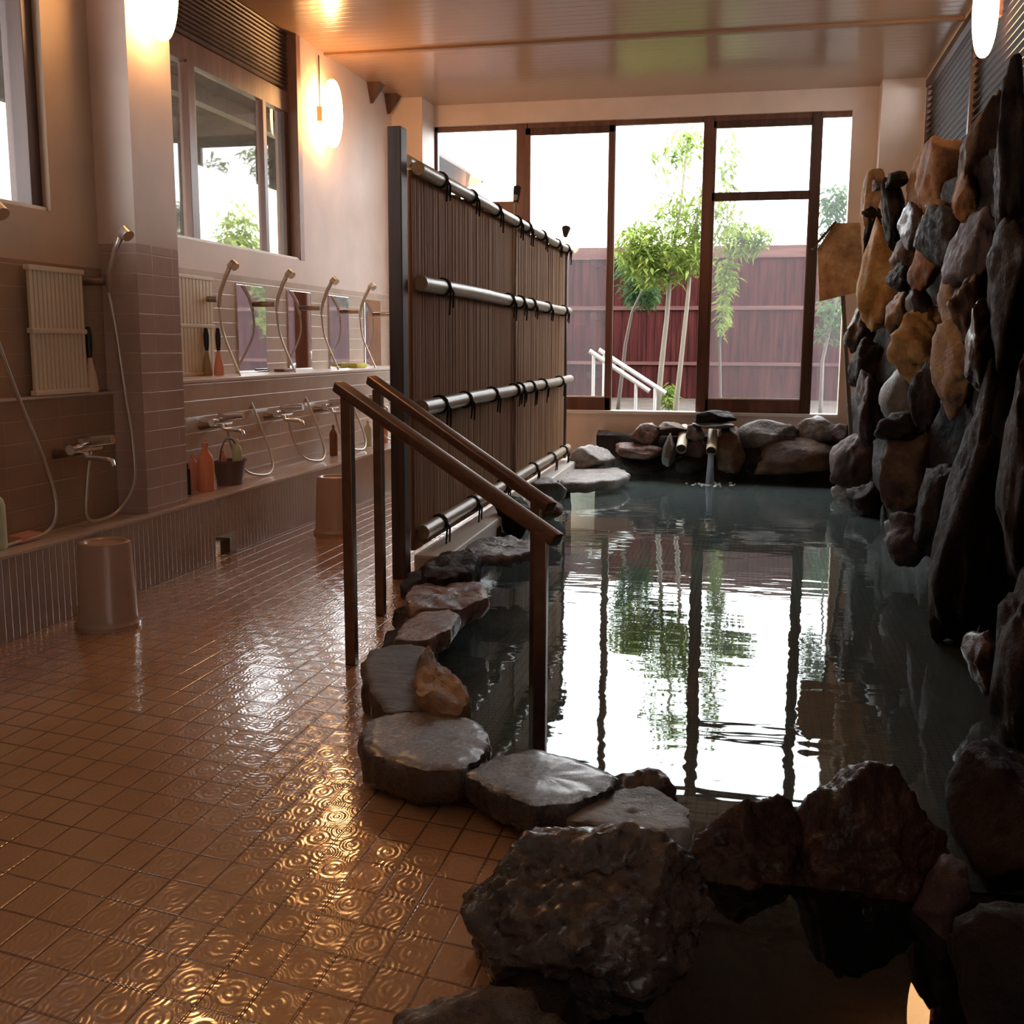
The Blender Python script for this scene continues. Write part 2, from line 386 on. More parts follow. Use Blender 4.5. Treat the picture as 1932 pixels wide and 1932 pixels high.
def slab(name, label, outline, ztop, thick, mat, seed=1, relief=.006, under=.86, cat='stone', group=None, dip=0, edge=.3, world=False):
    pts = [Vector((p[0], p[1], ztop)) if world else onz(ztop, *p) for p in outline]
    n0 = len(pts); off = Vector((seed * 3.7, seed * 1.3, 0)); K = 96
    seg = [(pts[(i + 1) % n0] - pts[i]).length for i in range(n0)]; tot = sum(seg); ring = []
    for k in range(K):
        s_ = tot * k / K; i = 0
        while s_ > seg[i] and i < n0 - 1: s_ -= seg[i]; i += 1
        ring.append(pts[i].lerp(pts[(i + 1) % n0], min(1, s_ / seg[i])))
    ring = [(ring[k - 1] + ring[k] * 2 + ring[(k + 1) % K]) / 4 for k in range(K)]
    cen = sum(ring, Vector()) / K; size = max((p - cen).length for p in ring)
    for k in range(K):
        d = ring[k] - cen; ring[k] = cen + d * (1 + .06 * noise.fractal(ring[k] / size * 5 + off, .8, 2, 4))
    bm = bmesh.new(); rows = []
    prof = [(t, 0) for t in (.12, .24, .36, .48, .6, .7, .8, .88, .94, .975)] + [(1.0, -.1), (1.015, -.25), (1.005, -.45), (.97, -.7), (under, -1)]
    c0 = bm.verts.new(cen + Vector((0, 0, relief * noise.fractal(cen * 5 + off, .8, 2, 5))))
    for t, zz in prof:
        row = []
        for k in range(K):
            p = cen + (ring[k] - cen) * t
            if zz < 0: p = p + (ring[k] - cen).normalized() * noise.fractal(Vector((ring[k].x, ring[k].y, zz * thick)) * 9 + off, .8, 2, 4) * thick * .12
            p.z = ztop + zz * thick + relief * noise.fractal(Vector((p.x, p.y, 0)) * 6 + off, .8, 2, 6) * (1 if zz == 0 else 2.0) - (edge * thick * .25 * max(0, t - .85) / .15 if zz == 0 else edge * thick * .25)
            p.z -= dip * t * t
            row.append(bm.verts.new(p))
        rows.append(row)
    for k in range(K): bm.faces.new((c0, rows[0][k], rows[0][(k + 1) % K]))
    for a, b_ in zip(rows, rows[1:]):
        for k in range(K): bm.faces.new((a[k], b_[k], b_[(k + 1) % K], a[(k + 1) % K]))
    bm.faces.new(rows[-1][::-1])
    mb = MB(); mb.bm.free(); mb.bm = bm
    return mb.build(name, mat, None, 50, label, cat, group)

def rockpx(label, box, D, mat, seed, depth=None, axis='y', **k):
    """a stone standing at the distance D, as wide and high as the picture box"""
    x0, y0, x1, y1 = box
    c = ony(D, (x0 + x1) / 2, (y0 + y1) / 2); s = D / F * 1.03
    w, h = (x1 - x0) * s, (y1 - y0) * s
    return rock(k.pop('name', 'stone'), label, c, (w, depth or min(w, h) * 1.1, h), mat, seed, **k)

# ================================================================== STRUCTURE
XW, XL2, XE, YB, ZC, XR = -3.75, -3.38, -3.03, 11.52, 3.74, 1.46
XN = -3.27
YP = 5.05
YN = -2.6
mb = MB(); edge = [(-3.1, YN), (.1, YN), (.1, .9), (-.33, 1.6), (-.4, 1.97), (-.5, 2.25), (-.28, 2.62), (-.62, 2.75), (-.95, 2.95), (-1.12, 3.3), (-1.3, 3.75), (-1.44, 4.2), (-1.48, 4.6), (-1.7, 5.2), (-1.74, 5.6), (-1.85, YB), (-3.1, YB)]
struct('floor', mb.poly(edge, -.12, 0), M['floor'])
struct('ceiling', MB().ab((-3.95, YN, ZC), (1.6, YB + .15, ZC + .15)), M['ceil'])
struct('trim_1', MB().ab((-3.75, 9.3, ZC - .02), (XR, 9.36, ZC)), plain('ceiling_trim', (.3, .17, .1), .4))
# left wall: plaster above, tiled band below, two window openings
def wall_rects(mb, x0, x1, rects):
    for (y0, y1, z0, z1) in rects: mb.ab((x0, y0, z0), (x1, y1, z1))
    return mb
WN = (3.0, 4.68); WFW = (6.25, 8.7); ZS = 1.94; ZN = 1.86
struct('wall_left', wall_rects(wall_rects(MB(), -3.95, XW, [(6.0, YB, 1.745, ZS), (6.0, WFW[0], ZS, ZC), (WFW[1], YB, ZS, ZC)]), -3.79, XW, [(5.46, 6.0, 1.745, ZC)]), M['plaster'])
struct('wall_left_near', wall_rects(MB(), -3.45, XN, [(YN, YP, 1.62, ZN), (YN, WN[0], ZN, ZC), (WN[1], YP, ZN, ZC), (WN[0], WN[1], 3.6, ZC)]), plain('near_plaster_shaded', (.52, .37, .25), .55, var=.07, scale=3, bump=.15))  # same wall plaster, painted browner for the weak light on this stretch
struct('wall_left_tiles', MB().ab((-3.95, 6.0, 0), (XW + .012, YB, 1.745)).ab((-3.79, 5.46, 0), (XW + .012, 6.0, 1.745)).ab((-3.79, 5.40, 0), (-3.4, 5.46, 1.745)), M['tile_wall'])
struct('wall_left_near_tiles', MB().ab((-3.45, YN, 0), (XN + .008, YP, 1.62)), M['tile_near_shaded'])
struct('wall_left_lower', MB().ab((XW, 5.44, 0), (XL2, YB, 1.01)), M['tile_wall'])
struct('wall_left_near_lower', MB().ab((XN, YN, 0), (XN + .04, YP, .99)), M['tile_near_shaded'])
struct('trim_2', MB().ab((XW, 5.46, 1.01), (XL2 + .012, YB, 1.03), bev=.004), M['sill'])
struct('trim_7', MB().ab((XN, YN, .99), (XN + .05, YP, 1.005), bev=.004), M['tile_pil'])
# wash ledge with a drain mouth cut into its front
mb = MB()
mb.ab((XL2, YN, 0), (XE, 5.70, .355)); mb.ab((XL2, 5.96, 0), (XE, YB, .355)); mb.ab((XL2, 5.70, .135), (XE, 5.96, .355)); 
struct('wall_ledge', mb, M['tile_ledge'])
struct('wall_ledge_recess', MB().ab((XL2, 5.7, 0), (XE - .2, 5.96, .135)), plain('recess_shade', (.03, .018, .012), .7))  # liner coloured near black to paint the shade inside the drain mouth
struct('trim_3', MB().ab((XL2, YN, .355), (XE + .008, YB, .372), bev=.004), M['tile_top'])
# pilaster
struct('wall_pilaster', MB().ab((-3.45, YP, .372), (-3.06, 5.46, 1.745)), M['tile_pil'])
struct('wall_pilaster_upper', MB().ab((-3.45, YP, 1.745), (-3.06, 5.46, ZC)).ab((-3.79, 5.40, 1.745), (-3.44, 5.46, ZC)), M['plaster'])
# back wall
XO0, XO1, ZO0, ZO1 = -3.43, .83, .535, 3.53
mb = MB(); mb.ab((-3.95, YB, 0), (XO0, YB + .15, ZC)); mb.ab((XO1, YB, -.8), (1.6, YB + .15, ZC)); mb.ab((XO0, YB, ZO1), (XO1, YB + .15, ZC)); mb.ab((XO0, YB, -.8), (XO1, YB + .15, ZO0))
struct('wall_back', mb, M['plaster'])
struct('trim_4', MB().ab((XO0, YB - .03, ZO0 - .005), (XO1, YB + .16, ZO0 + .03), bev=.005), M['sill'])
struct('wall_back_column', MB().ab((XW, 11.1, .372), (-3.42, YB, ZC)), M['plaster'])
struct('wall_right_column', MB().ab((1.07, 11.25, -.8), (XR + .1, YB, ZC)), M['plaster'])
# right wall with the louvred opening
LZ0 = 2.42
mb = MB(); mb.ab((XR, YN, -.8), (XR + .18, YB, LZ0)); mb.ab((XR, YN, LZ0), (XR + .18, 4.6, ZC)); mb.ab((XR, 11.2, LZ0), (XR + .18, YB, ZC)); mb.ab((XR, 4.6, 3.68), (XR + .18, 11.2, ZC))
struct('wall_right', mb, M['plaster'])
struct('wall_front', MB().ab((-3.95, YN - .15, -.8), (1.6, YN, ZC)), plain('dark_plaster', (.22, .15, .11), .7))
# pool basin
struct('pool_floor', MB().ab((-2.1, .5, -.8), (XR, YB, -.72)), M['mosaic'])
struct('pool_near_wall', MB().ab((.1, .6, -.8), (XR, .8, .1)), M['s_dark'])
struct('pool_water', MB().sheet([(-.2, 2.72), (XR, 2.76), (XR, YB), (-1.78, YB), (-1.78, 5.6), (-1.6, 5.0), (-1.4, 4.4), (-1.25, 3.8), (-1.05, 3.3), (-.6, 2.8)], -.1), M['water'])
struct('pool_water_near', MB().sheet([(-.34, .82), (XR, .82), (XR, 2.7), (-.24, 2.66)], -.1), M['water_near'])
struct('pool_near_floor', MB().ab((-.4, .6, -.72), (XR, 2.7, -.6)), M['basin_dark'])

# rim under the edge stones
def rim(pts, w, z0, z1, name, mat):
    bm = bmesh.new(); rows = []
    P = [Vector((x, y, 0)) for x, y in pts]; Q = []
    for a, b_ in zip(P, P[1:]):
        n = max(2, int((b_ - a).length / .05))
        Q += [a.lerp(b_, i / n) for i in range(n)]
    Q.append(P[-1])
    for i, p in enumerate(Q):
        t = (Q[min(i + 2, len(Q) - 1)] - Q[max(i - 2, 0)]).normalized(); nn = Vector((t.y, -t.x, 0)); row = []
        for u, zz in ((-.5, 0), (-.52, .5), (-.48, .85), (-.36, 1), (0, 1.03), (.36, 1), (.48, .85), (.52, .6), (.5, .3), (.52, 0)):
            q = p + nn * (u * w); q.z = z0 + (z1 - z0) * zz
            k = noise.fractal(q * 4, .8, 2, 5) * .05; q += nn * k * (1 if u > 0 else -1) + Vector((0, 0, k * .5 if zz > .8 else 0))
            row.append(bm.verts.new(q))
        rows.append(row)
    for a, b_ in zip(rows, rows[1:]):
        for k in range(len(a) - 1): bm.faces.new((a[k], a[k + 1], b_[k + 1], b_[k]))
    bm.faces.new(rows[0]); bm.faces.new(rows[-1][::-1])
    mb = MB(); mb.bm.free(); mb.bm = bm; return mb.build(name, mat, None, 60, kind='structure')
rim([(-.2, 1.0), (-.36, 1.7), (-.42, 2.2), (-.22, 2.62), (-.6, 2.78), (-.93, 3.05), (-1.1, 3.4), (-1.3, 3.85), (-1.42, 4.3), (-1.52, 4.8), (-1.66, 5.3), (-1.7, 6), (-1.74, 8), (-1.8, 10.2)], .2, -.8, .04, 'pool_rim', M['s_dark'])
rim([(-.3, 2.66), (.3, 2.74), (1.3, 2.76)], .2, -.8, -.12, 'pool_divider', M['mortar'])
struct('trim_5', MB().bar((-1.7, 5.62, .045), (-1.83, 11.1, .045), .2, .12, bev=.015), M['sill'])
# bank of mortar behind the stones at the back and on the right
rim([(-1.6, 11.38), (-.5, 11.36), (.9, 11.34)], .24, -.8, .32, 'wall_back_rock_bank', M['s_dark'])
def bank():
    bm = bmesh.new(); rows = []
    y = .9
    while y < 11.3:
        top = 2.25 if y > 5.3 else 2.25 + min(1.4, (5.3 - y) * 2.2)
        top = min(top, 3.7); row = []
        n = 46
        for i in range(n):
            z = -.8 + (top + .8) * i / (n - 1); x = 1.16 + .02 * z - .17 * min(1, max(0, (y - 8.6) / 1.8))
            p = Vector((x, y, z)); x -= .10 * noise.fractal(p * 1.6, .8, 2, 6) + .05
            row.append(bm.verts.new((min(x, XR - .03), y, z)))
        row.append(bm.verts.new((XR - .005, y, top + .02)))
        rows.append(row); y += .08
    for a, b_ in zip(rows, rows[1:]):
        for k in range(len(a) - 1): bm.faces.new((a[k], a[k + 1], b_[k + 1], b_[k]))
    mb = MB(); mb.bm.free(); mb.bm = bm; return mb.build('wall_right_rock_bank', M['mortar'], None, 60, kind='structure')
bank()

# ------------------------------------------------------------------ windows
def window(name, mat): 
    o = bpy.data.objects.new(name, None); COL.objects.link(o); ORG[o.name] = Vector(); o['kind'] = 'structure'; return o
w1 = window('window_1', None); YF = YB + .05
def bx(x0, x1, z0, z1, y0=YF, y1=YF + .06): return MB().ab((x0, y0, z0), (x1, y1, z1), bev=.004)
bx(XO0, XO0 + .035, ZO0, ZO1).build('window_frame', M['frame_dark'], w1)
bx(XO0, XO1, ZO1 - .05, ZO1).build('window_frame', M['frame'], w1)
bx(-2.535, -2.42, ZO0, ZO1, YF - .02, YF + .07).build('mullion', M['frame'], w1)
bx(-1.565, -1.49, ZO0, ZO1, YF - .01, YF + .05).build('mullion', M['frame'], w1)
bx(-.6, -.50, ZO0, ZO1, YF - .03, YF + .05).build('mullion', M['frame'], w1)
bx(.46, .56, ZO0, ZO1, YF - .03, YF + .05).build('mullion', M['frame_dark'], w1)
bx(XO0, -2.535, 2.58, 2.75).build('transom', M['frame'], w1)
bx(XO0, -2.535, ZO0, .72).build('bottom_rail', M['frame'], w1)
bx(XO0 + .035, -2.535, .72, 2.58, YF + .025, YF + .03).build('pane', M['glass'], w1)
bx(XO0 + .035, -2.535, 2.75, ZO1 - .05, YF + .025, YF + .03).build('pane', M['glass'], w1)
bx(.53, XO1, ZO0 + .03, ZO1 - .05, YF + .025, YF + .03).build('pane', M['glass'], w1)
def sash(name, x0, x1, bar):
    s_ = window(name, None); y0, y1 = YF - .02, YF + .02
    st = .06
    bx(x0, x0 + st, ZO0 + .03, ZO1 - .05, y0, y1).build('stile', M['frame'], s_)
    bx(x1 - st, x1, ZO0 + .03, ZO1 - .05, y0, y1).build('stile', M['frame'], s_)
    bx(x0, x1, ZO0 + .03, .70, y0, y1).build('bottom_rail', M['frame'], s_)
    bx(x0, x1, ZO1 - .12, ZO1 - .05, y0, y1).build('top_rail', M['frame_dark'], s_)
    if bar: bx(x0, x1, 2.70, 2.785, y0, y1).build('transom', M['frame_dark'], s_)
    bx(x0 + st, x1 - st, .7, ZO1 - .12, y0 + .018, y0 + .023).build('pane', M['mist'], s_)
    b_ = MB().ab((x0 + st, y0 - .002, .7), (x1 - st, y0 + .01, .715)); b_.build('bead', M['sill'], s_)
sash('window_2', -2.44, -1.5, False)
sash('window_3', -.53, .51, True)

w4 = window('window_4', None); XG = -3.86
def by(y0, y1, z0, z1, x0=XG - .03, x1=XG + .03): return MB().ab((x0, y0, z0), (x1, y1, z1), bev=.003)
for y0, y1 in ((WFW[0], WFW[0] + .08), (8.62, 8.7)): by(y0, y1, ZS, ZC).build('window_frame', M['frame_dark'], w4)
by(7.02, 7.12, ZS, 3.14, XG - .02, XG + .05).build('mullion', M['frame'], w4)
by(8.2, 8.26, ZS, 3.14, XG - .02, XG + .04).build('mullion', M['frame'], w4)
by(WFW[0], 8.7, 3.12, 3.28, XG - .03, XG + .04).build('transom', M['frame'], w4)
by(WFW[0], 8.7, ZS, ZS + .02, XG - .03, XG + .1).build('window_sill', M['sill'], w4)
by(WFW[0], 8.7, ZS, 3.14, XG, XG + .004).build('pane', M['glass'], w4)
lv = MB()
z = 3.3
while z < 3.72: lv.box((XG + .03, 7.47, z), (.05, 2.4, .008), Euler((0, R(-38), 0)).to_quaternion()); z += .032
lv.build('louvre_slats', M['frame_dark'], w4)
by(WFW[0], 8.7, 3.28, ZC, XG - .04, XG - .03).build('louvre_backing', M['frame_dark'], w4)
struct('trim_6', MB().ab((-3.95, 8.7, ZS), (XW + .004, 8.78, ZC)), M['jamb'])
w5 = window('window_5', None); XH = XN - .12
by(4.6, 4.68, ZN, 3.6, XH - .03, XH + .08).build('window_frame', M['frame_dark'], w5)
by(WN[0], WN[0] + .08, ZN, 3.6, XH - .03, XH + .03).build('window_frame', M['frame_dark'], w5)
by(WN[0], WN[1], ZN, ZN + .02, XH - .03, XH + .1).build('window_sill', M['sill'], w5)
by(WN[0], WN[1], ZN, 3.6, XH, XH + .004).build('pane', M['glass'], w5)

# louvred vent high in the right wall
t = thing('louvred_vent', (XR, 8, LZ0), 'long dark slatted timber vent high on the wall above the rock stack', 'vent')
for y in (4.65, 6.6, 8.9, 11.15): MB().ab((XR + .0, y - .03, LZ0), (XR + .07, y + .03, 3.68)).build('post', M['frame_dark'], t)
MB().ab((XR - .01, 4.6, 3.64), (XR + .07, 11.2, 3.7)).build('top_rail', M['frame_dark'], t)
lv = MB(); z = LZ0 + .03
while z < 3.66: lv.box((XR + .045, 7.9, z), (.05, 6.55, .010), Euler((0, R(12), 0)).to_quaternion()); z += .055
lv.build('slats', wood('dark_vent_wood', (.018, .009, .007), (.04, .02, .014), .4, 1), t)
struct('wall_outer_right', MB().ab((2.0, 3, 0), (2.1, 14, 3.4)), plain('outer_wall', (.25, .22, .2), .7))

# ------------------------------------------------------------------ outside
struct('ground_1', MB().ab((-12, YB + .16, .2), (14, 30, .3)), stone('garden_ground', (.02, .015, .01), (.05, .035, .025), (.08, .06, .045), .9))
struct('ground_2', MB().ab((-12, -3, .2), (-3.96, YB + .16, .3)), M['s_brown'])
FY = 20
t = thing('garden_fence', (0, FY, .3), 'red brown board fence closing the garden beyond the windows', 'fence')
M['fence_red'] = wood('red_brown_boards', (.017, .0038, .0034), (.042, .0098, .0086), .8, spec=.05)
M['fence_rail'] = wood('fence_rail', (.06, .026, .023), (.095, .047, .04), .8, 0, spec=.05)
mb = MB(); x = -9.0
rnd = random.Random(5)
while x < 7: mb.ab((x, FY, .3), (x + .142, FY + .02 + rnd.random() * .008, 2.8)); x += .15
mb.ab((-9, FY + .02, .3), (7, FY + .04, 2.8))
mb.build('boards', M['fence_red'], t)
MB().ab((-9, FY - .05, 2.78), (7, FY + .06, 2.99)).build('cap_rail', M['fence_rail'], t, label='paler pink top board')
MB().ab((-9, FY - .04, 1.88), (7, FY, 1.95)).build('middle_rail', M['fence_rail'], t)
MB().ab((-9, FY - .04, .9), (7, FY, .96)).build('lower_rail', M['fence_rail'], t)
# porch and wall seen through the left windows
M['eave'] = wood('eave_boards', (.045, .034, .026), (.08, .062, .048), .7, 1, spec=.1)
t = thing('porch_roof', (-4.7, 8, 3.1), 'grey brown porch roof with rafters outside the left windows', 'roof')
MB().bar((-4.0, 9, 3.62), (-5.7, 9, 3.2), 14, .04).build('soffit', M['eave'], t)
for y in (3.6, 4.5, 5.4, 6.3, 7.2, 8.1, 9.0, 9.9, 10.8, 11.7, 12.6): MB().bar((-4.0, y, 3.56), (-5.7, y, 3.14), .06, .09).build('rafter', M['eave'], t)
MB().ab((-4.75, 2, 3.26), (-4.65, 16, 3.38)).build('beam', M['frame_dark'], t)
MB().ab((-5.74, 2, 3.08), (-5.66, 16, 3.24)).build('fascia', M['eave'], t)
for i, y in enumerate((4.0, 9.9)): MB().ab((-5.6, y - .06, .3), (-5.48, y + .06, 3.1)).build('porch_post', M['eave'], t)
t = thing('garden_wall', (-7.4, 8, .3), 'cream rendered garden wall seen through the left windows', 'wall')
M['cream'] = plain('cream_render', (.78, .7, .48), .8, var=.06)
MB().ab((-7.5, 2, .3), (-7.3, 17.5, 4.1)).build('panel', M['cream'], t)
MB().ab((-7.55, 2, 4.1), (-7.25, 17.5, 4.17)).build('coping', M['sill'], t)

# bamboo and shrubs
def leafcloud(mb, c, rad, n, rnd, ln=.12, wd=.02, droop=.6):
    for _ in range(n):
        d = Vector((rnd.gauss(0, 1), rnd.gauss(0, 1), rnd.gauss(0, 1))).normalized() * rnd.random() ** .45
        p = Vector(c) + Vector((d.x * rad[0], d.y * rad[1], d.z * rad[2]))
        a = rnd.uniform(0, 6.283); dr = Vector((math.cos(a), math.sin(a), -droop * rnd.random() * 2 + .2)).normalized()
        sd = dr.cross(Vector((rnd.gauss(0, .4), rnd.gauss(0, .4), 1))).normalized() * wd * rnd.uniform(.7, 1.3); l_ = ln * rnd.uniform(.6, 1.4)
        vs = [mb.bm.verts.new(q) for q in (p, p + dr * l_ * .4 + sd, p + dr * l_ - Vector((0, 0, l_ * .25)), p + dr * l_ * .4 - sd)]
        mb.bm.faces.new(vs)
def leafmat(name, c1, c2):
    m, nt, b = newmat(name); oi = N(nt, 'TexNoise'); oi.inputs['Scale'].default_value = 4; tc = N(nt, 'TexCoord'); L(nt, tc.outputs['Object'], oi.inputs[0])
    c = ramp(nt, oi.outputs[0], [(.35, c1), (.65, c2)]); L(nt, c, b.inputs['Base Color']); b.inputs['Roughness'].default_value = .6; b.inputs['Specular IOR Level'].default_value = .1
    tl = N(nt, 'BsdfTranslucent'); L(nt, c, tl.inputs[0]); mx = N(nt, 'MixShader'); mx.inputs[0].default_value = .4
    L(nt, b.outputs[0], mx.inputs[1]); L(nt, tl.outputs[0], mx.inputs[2]); L(nt, mx.outputs[0], nt.nodes['Material Output'].inputs[0]); return m
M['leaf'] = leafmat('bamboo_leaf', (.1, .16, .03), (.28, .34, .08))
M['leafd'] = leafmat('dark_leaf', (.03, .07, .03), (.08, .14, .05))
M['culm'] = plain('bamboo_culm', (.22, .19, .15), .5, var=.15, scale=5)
M['culm_d'] = plain('dark_culm', (.1, .08, .065), .5, var=.15, scale=5)  # darker stem colour for the thinner plants and shrubs
def bamboo(label, path, r_, clouds, D, mat=None, leaf=None, seed=1, name='bamboo_plant'):
    rnd = random.Random(seed); P = [ony(D, *p) for p in path]; P[0].z = min(P[0].z, .3)
    t = thing(name, P[0], label, 'plant', None)
    Q = []
    for a, b_ in zip(P, P[1:]): Q += [a.lerp(b_, i / 6) for i in range(6)]
    Q.append(P[-1]); n = len(Q)
    mb = MB().tube(Q, [r_ * (1 - .6 * i / n) for i in range(n)], 8); mb.build('culm', mat or M['culm'], t, 180)
    mb = MB()
    for (x, y, w_, h_, cnt, dd) in clouds:
        c = ony(D + dd, x, y); s_ = (D + dd) / F; leafcloud(mb, c, (w_ * s_, .35, h_ * s_), cnt, rnd)
        for _ in range(4):
            k = c + Vector((rnd.uniform(-.6, .6) * w_ * s_, rnd.uniform(-.2, .2), rnd.uniform(-.6, .3) * h_ * s_)); q = min(Q, key=lambda q: (q - k).length)
            mb.tube([q, q.lerp(k, .5) + Vector((0, 0, .06)), k], [.006, .004, .002], 4, False)
    mb.build('foliage', leaf or M['leaf'], t)
bamboo('pale bamboo culm with bright yellow green crown, left of the open window pair', [(1240, 775), (1248, 690), (1258, 600), (1266, 500), (1285, 380), (1300, 250)], .04,
       [(1212, 462, 50, 48, 760, 0), (1240, 500, 62, 44, 560, 0), (1300, 265, 38, 30, 130, 0), (1270, 300, 45, 45, 90, 0), (1268, 400, 40, 45, 190, 0)], 14.5, seed=3)
bamboo('pale bamboo culm just right of the brightest crown, tallest leaves at the frame', [(1273, 775), (1285, 680), (1298, 560), (1305, 470), (1330, 330)], .036,
       [(1300, 470, 45, 55, 560, 0), (1320, 400, 40, 50, 190, 0), (1370, 400, 30, 60, 130, 0), (1375, 310, 18, 60, 110, 0)], 14.2, seed=4)
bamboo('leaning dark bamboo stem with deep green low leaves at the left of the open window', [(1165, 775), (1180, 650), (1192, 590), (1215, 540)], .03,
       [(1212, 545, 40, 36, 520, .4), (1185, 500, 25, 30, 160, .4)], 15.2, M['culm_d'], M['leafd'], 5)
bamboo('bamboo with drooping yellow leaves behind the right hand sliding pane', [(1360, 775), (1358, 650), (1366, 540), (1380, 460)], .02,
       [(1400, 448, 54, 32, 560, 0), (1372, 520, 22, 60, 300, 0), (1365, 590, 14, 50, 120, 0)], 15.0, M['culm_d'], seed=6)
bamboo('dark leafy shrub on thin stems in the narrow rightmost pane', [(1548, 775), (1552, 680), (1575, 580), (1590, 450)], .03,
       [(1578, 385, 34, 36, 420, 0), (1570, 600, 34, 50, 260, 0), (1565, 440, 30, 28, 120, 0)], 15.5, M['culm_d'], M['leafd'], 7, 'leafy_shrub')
bamboo('small yellow leaved shrub at the foot of the bamboo culms', [(1262, 775), (1262, 740)], .012,
       [(1262, 745, 13, 24, 170, 0)], 14.8, M['culm_d'], M['leaf'], 8, 'low_shrub')
c = Vector((-6.6, 11.9, .3))
t = thing('garden_bush', c, 'sunlit green bush outside at the far edge of the left window', 'bush'); mb = MB(); leafcloud(mb, (-6.75, 13.6, 2.0), (.3, .5, 1.2), 1800, random.Random(4), .14, .03); mb.build('foliage', M['leaf'], t)
MB().tube([(-6.75, 13.6, .3), (-6.75, 13.6, 2.4)], .04, 8).build('stem', M['culm_d'], t)

# outdoor handrail
D = 13.2
t = thing('garden_handrail', ony(D, 1200, 775), 'white tubular double handrail sloping down outside the open window', 'handrail')
for a, b_, dd in (((1112, 662), (1225, 738), 0), ((1130, 660), (1256, 742), .35)):
    MB().tube([ony(D + dd, *a), ony(D + dd, *b_)], .028, 12).build('rail', M['outrail'], t, 60)
for a, dd in (((1120, 668), 0), ((1200, 722), 0), ((1140, 668), .35), ((1236, 732), .35)):
    p = ony(D + dd, *a); MB().tube([p, (p.x, p.y, .3)], .02, 10).build('post', M['outrail'], t, 60)

# ================================================================== LAMPS
def wall_lamp(label, c, rx, ry, h, mat, wallx, cord=0, sgn=-1):
    t = thing('wall_lamp', c, label, 'lamp', None); n = 20
    prof = [(math.sin(math.pi * i / n) ** .8 if 0 < i < n else 0, -math.cos(math.pi * i / n) * h / 2) for i in range(n + 1)]
    MB().lathe(c, [(r_, z_) for r_, z_ in prof], 28, rx, ry).build('lamp_shade', mat, t, 180)
    MB().ab((wallx, c[1] - .03, c[2] - .06), (c[0], c[1] + .045, c[2] + .06), bev=.005).build('wall_bracket', M['frame'], t)
    if cord: MB().tube([(wallx - sgn * .015, c[1], c[2] + .05), (wallx - sgn * .015, c[1], c[2] + h / 2 + cord)], .006, 8).build('cord', M['frame_dark'], t)
    return t
wall_lamp('glowing oval lamp on the left wall beyond the window', (-3.62, 9.15, 3.2), .085, .1, .56, M['lamp'], XW, .2)
wall_lamp('glowing oval lamp on the tiled pilaster, cut by the top of the view', (-2.95, 5.2, 3.02), .085, .09, .56, M['lamp'], -3.06)
pr = CAM + ray(1860, 20) * 7.0
wall_lamp('long glowing lamp above the rock stack in front of the slatted vent', (min(pr.x, XR - .1), pr.y, pr.z + .02), .08, .09, .62, M['lamp_dim'], XR, 0, 1)

# brackets under the ceiling
for i, (y, lb) in enumerate(((10.45, 'small dark triangular bracket under the ceiling, nearer the lamp'), (10.95, 'small dark triangular bracket under the ceiling, nearer the corner column'))):
    bm = bmesh.new(); a = [(XW, y - .07, ZC), (XW, y + .09, ZC), (XW, y + .02, 3.56)]
    v0 = [bm.verts.new(p) for p in a]; v1 = [bm.verts.new((p[0] + (.13 if p[2] > 3.6 else .03), p[1], p[2])) for p in a]
    bm.faces.new(v0[::-1]); bm.faces.new(v1)
    for k in range(3): bm.faces.new((v0[k], v0[(k + 1) % 3], v1[(k + 1) % 3], v1[k]))
    mb = MB(); mb.bm.free(); mb.bm = bm; mb.build('ceiling_bracket', M['frame_dark'], None, None, lb, 'bracket')

# ================================================================== BAMBOO SCREEN
M['cane'] = None
m, nt, b = newmat('bamboo_canes'); tc = N(nt, 'TexCoord'); mp = N(nt, 'Mapping'); mp.inputs['Scale'].default_value = (14, 14, .35); L(nt, tc.outputs['Object'], mp.inputs[0])
n1 = N(nt, 'TexNoise'); n1.inputs['Scale'].default_value = 1.6; n1.inputs['Detail'].default_value = 6; L(nt, mp.outputs[0], n1.inputs[0])
n2 = N(nt, 'TexNoise'); n2.inputs['Scale'].default_value = .9; n2.inputs['Detail'].default_value = 3; L(nt, tc.outputs['Object'], n2.inputs[0])
c1 = ramp(nt, n1.outputs[0], [(.3, (.2, .1, .05)), (.5, (.34, .19, .1)), (.7, (.44, .3, .18))])
mx = N(nt, 'MixRGB', blend_type='MULTIPLY'); mx.inputs[0].default_value = .5; L(nt, c1, mx.inputs[1]); L(nt, ramp(nt, n2.outputs[0], [(.35, (.75, .5, .42)), (.6, (1, .98, .9))]), mx.inputs[2])
L(nt, mx.outputs[0], b.inputs['Base Color']); b.inputs['Roughness'].default_value = .65; b.inputs['Specular IOR Level'].default_value = .15; M['cane'] = m
M['pole'] = plain('bamboo_pole', (.36, .275, .18), .36, var=.22, scale=6)
A = Vector((-1.80, 5.5, 0)); B = Vector((-1.86, 10.75, 0)); dirv = (B - A).normalized(); nrm = Vector((dirv.y, -dirv.x, 0))
def fp(y, z, off=0): 
    k = (y - A.y) / (B.y - A.y); p = A.lerp(B, k) + nrm * off; p.z = z; return p
t = thing('bamboo_screen', (-1.82, 5.5, 0), 'tall brown bamboo cane screen with tied rails dividing washing area from pool', 'fence')
MB().box((-1.83, 5.5, 1.17), (.075, .10, 2.34), bev=.006).build('post', M['postwood'], t, label='dark square end post')
mb = MB(); rnd = random.Random(2); y = 5.62; cr = .013
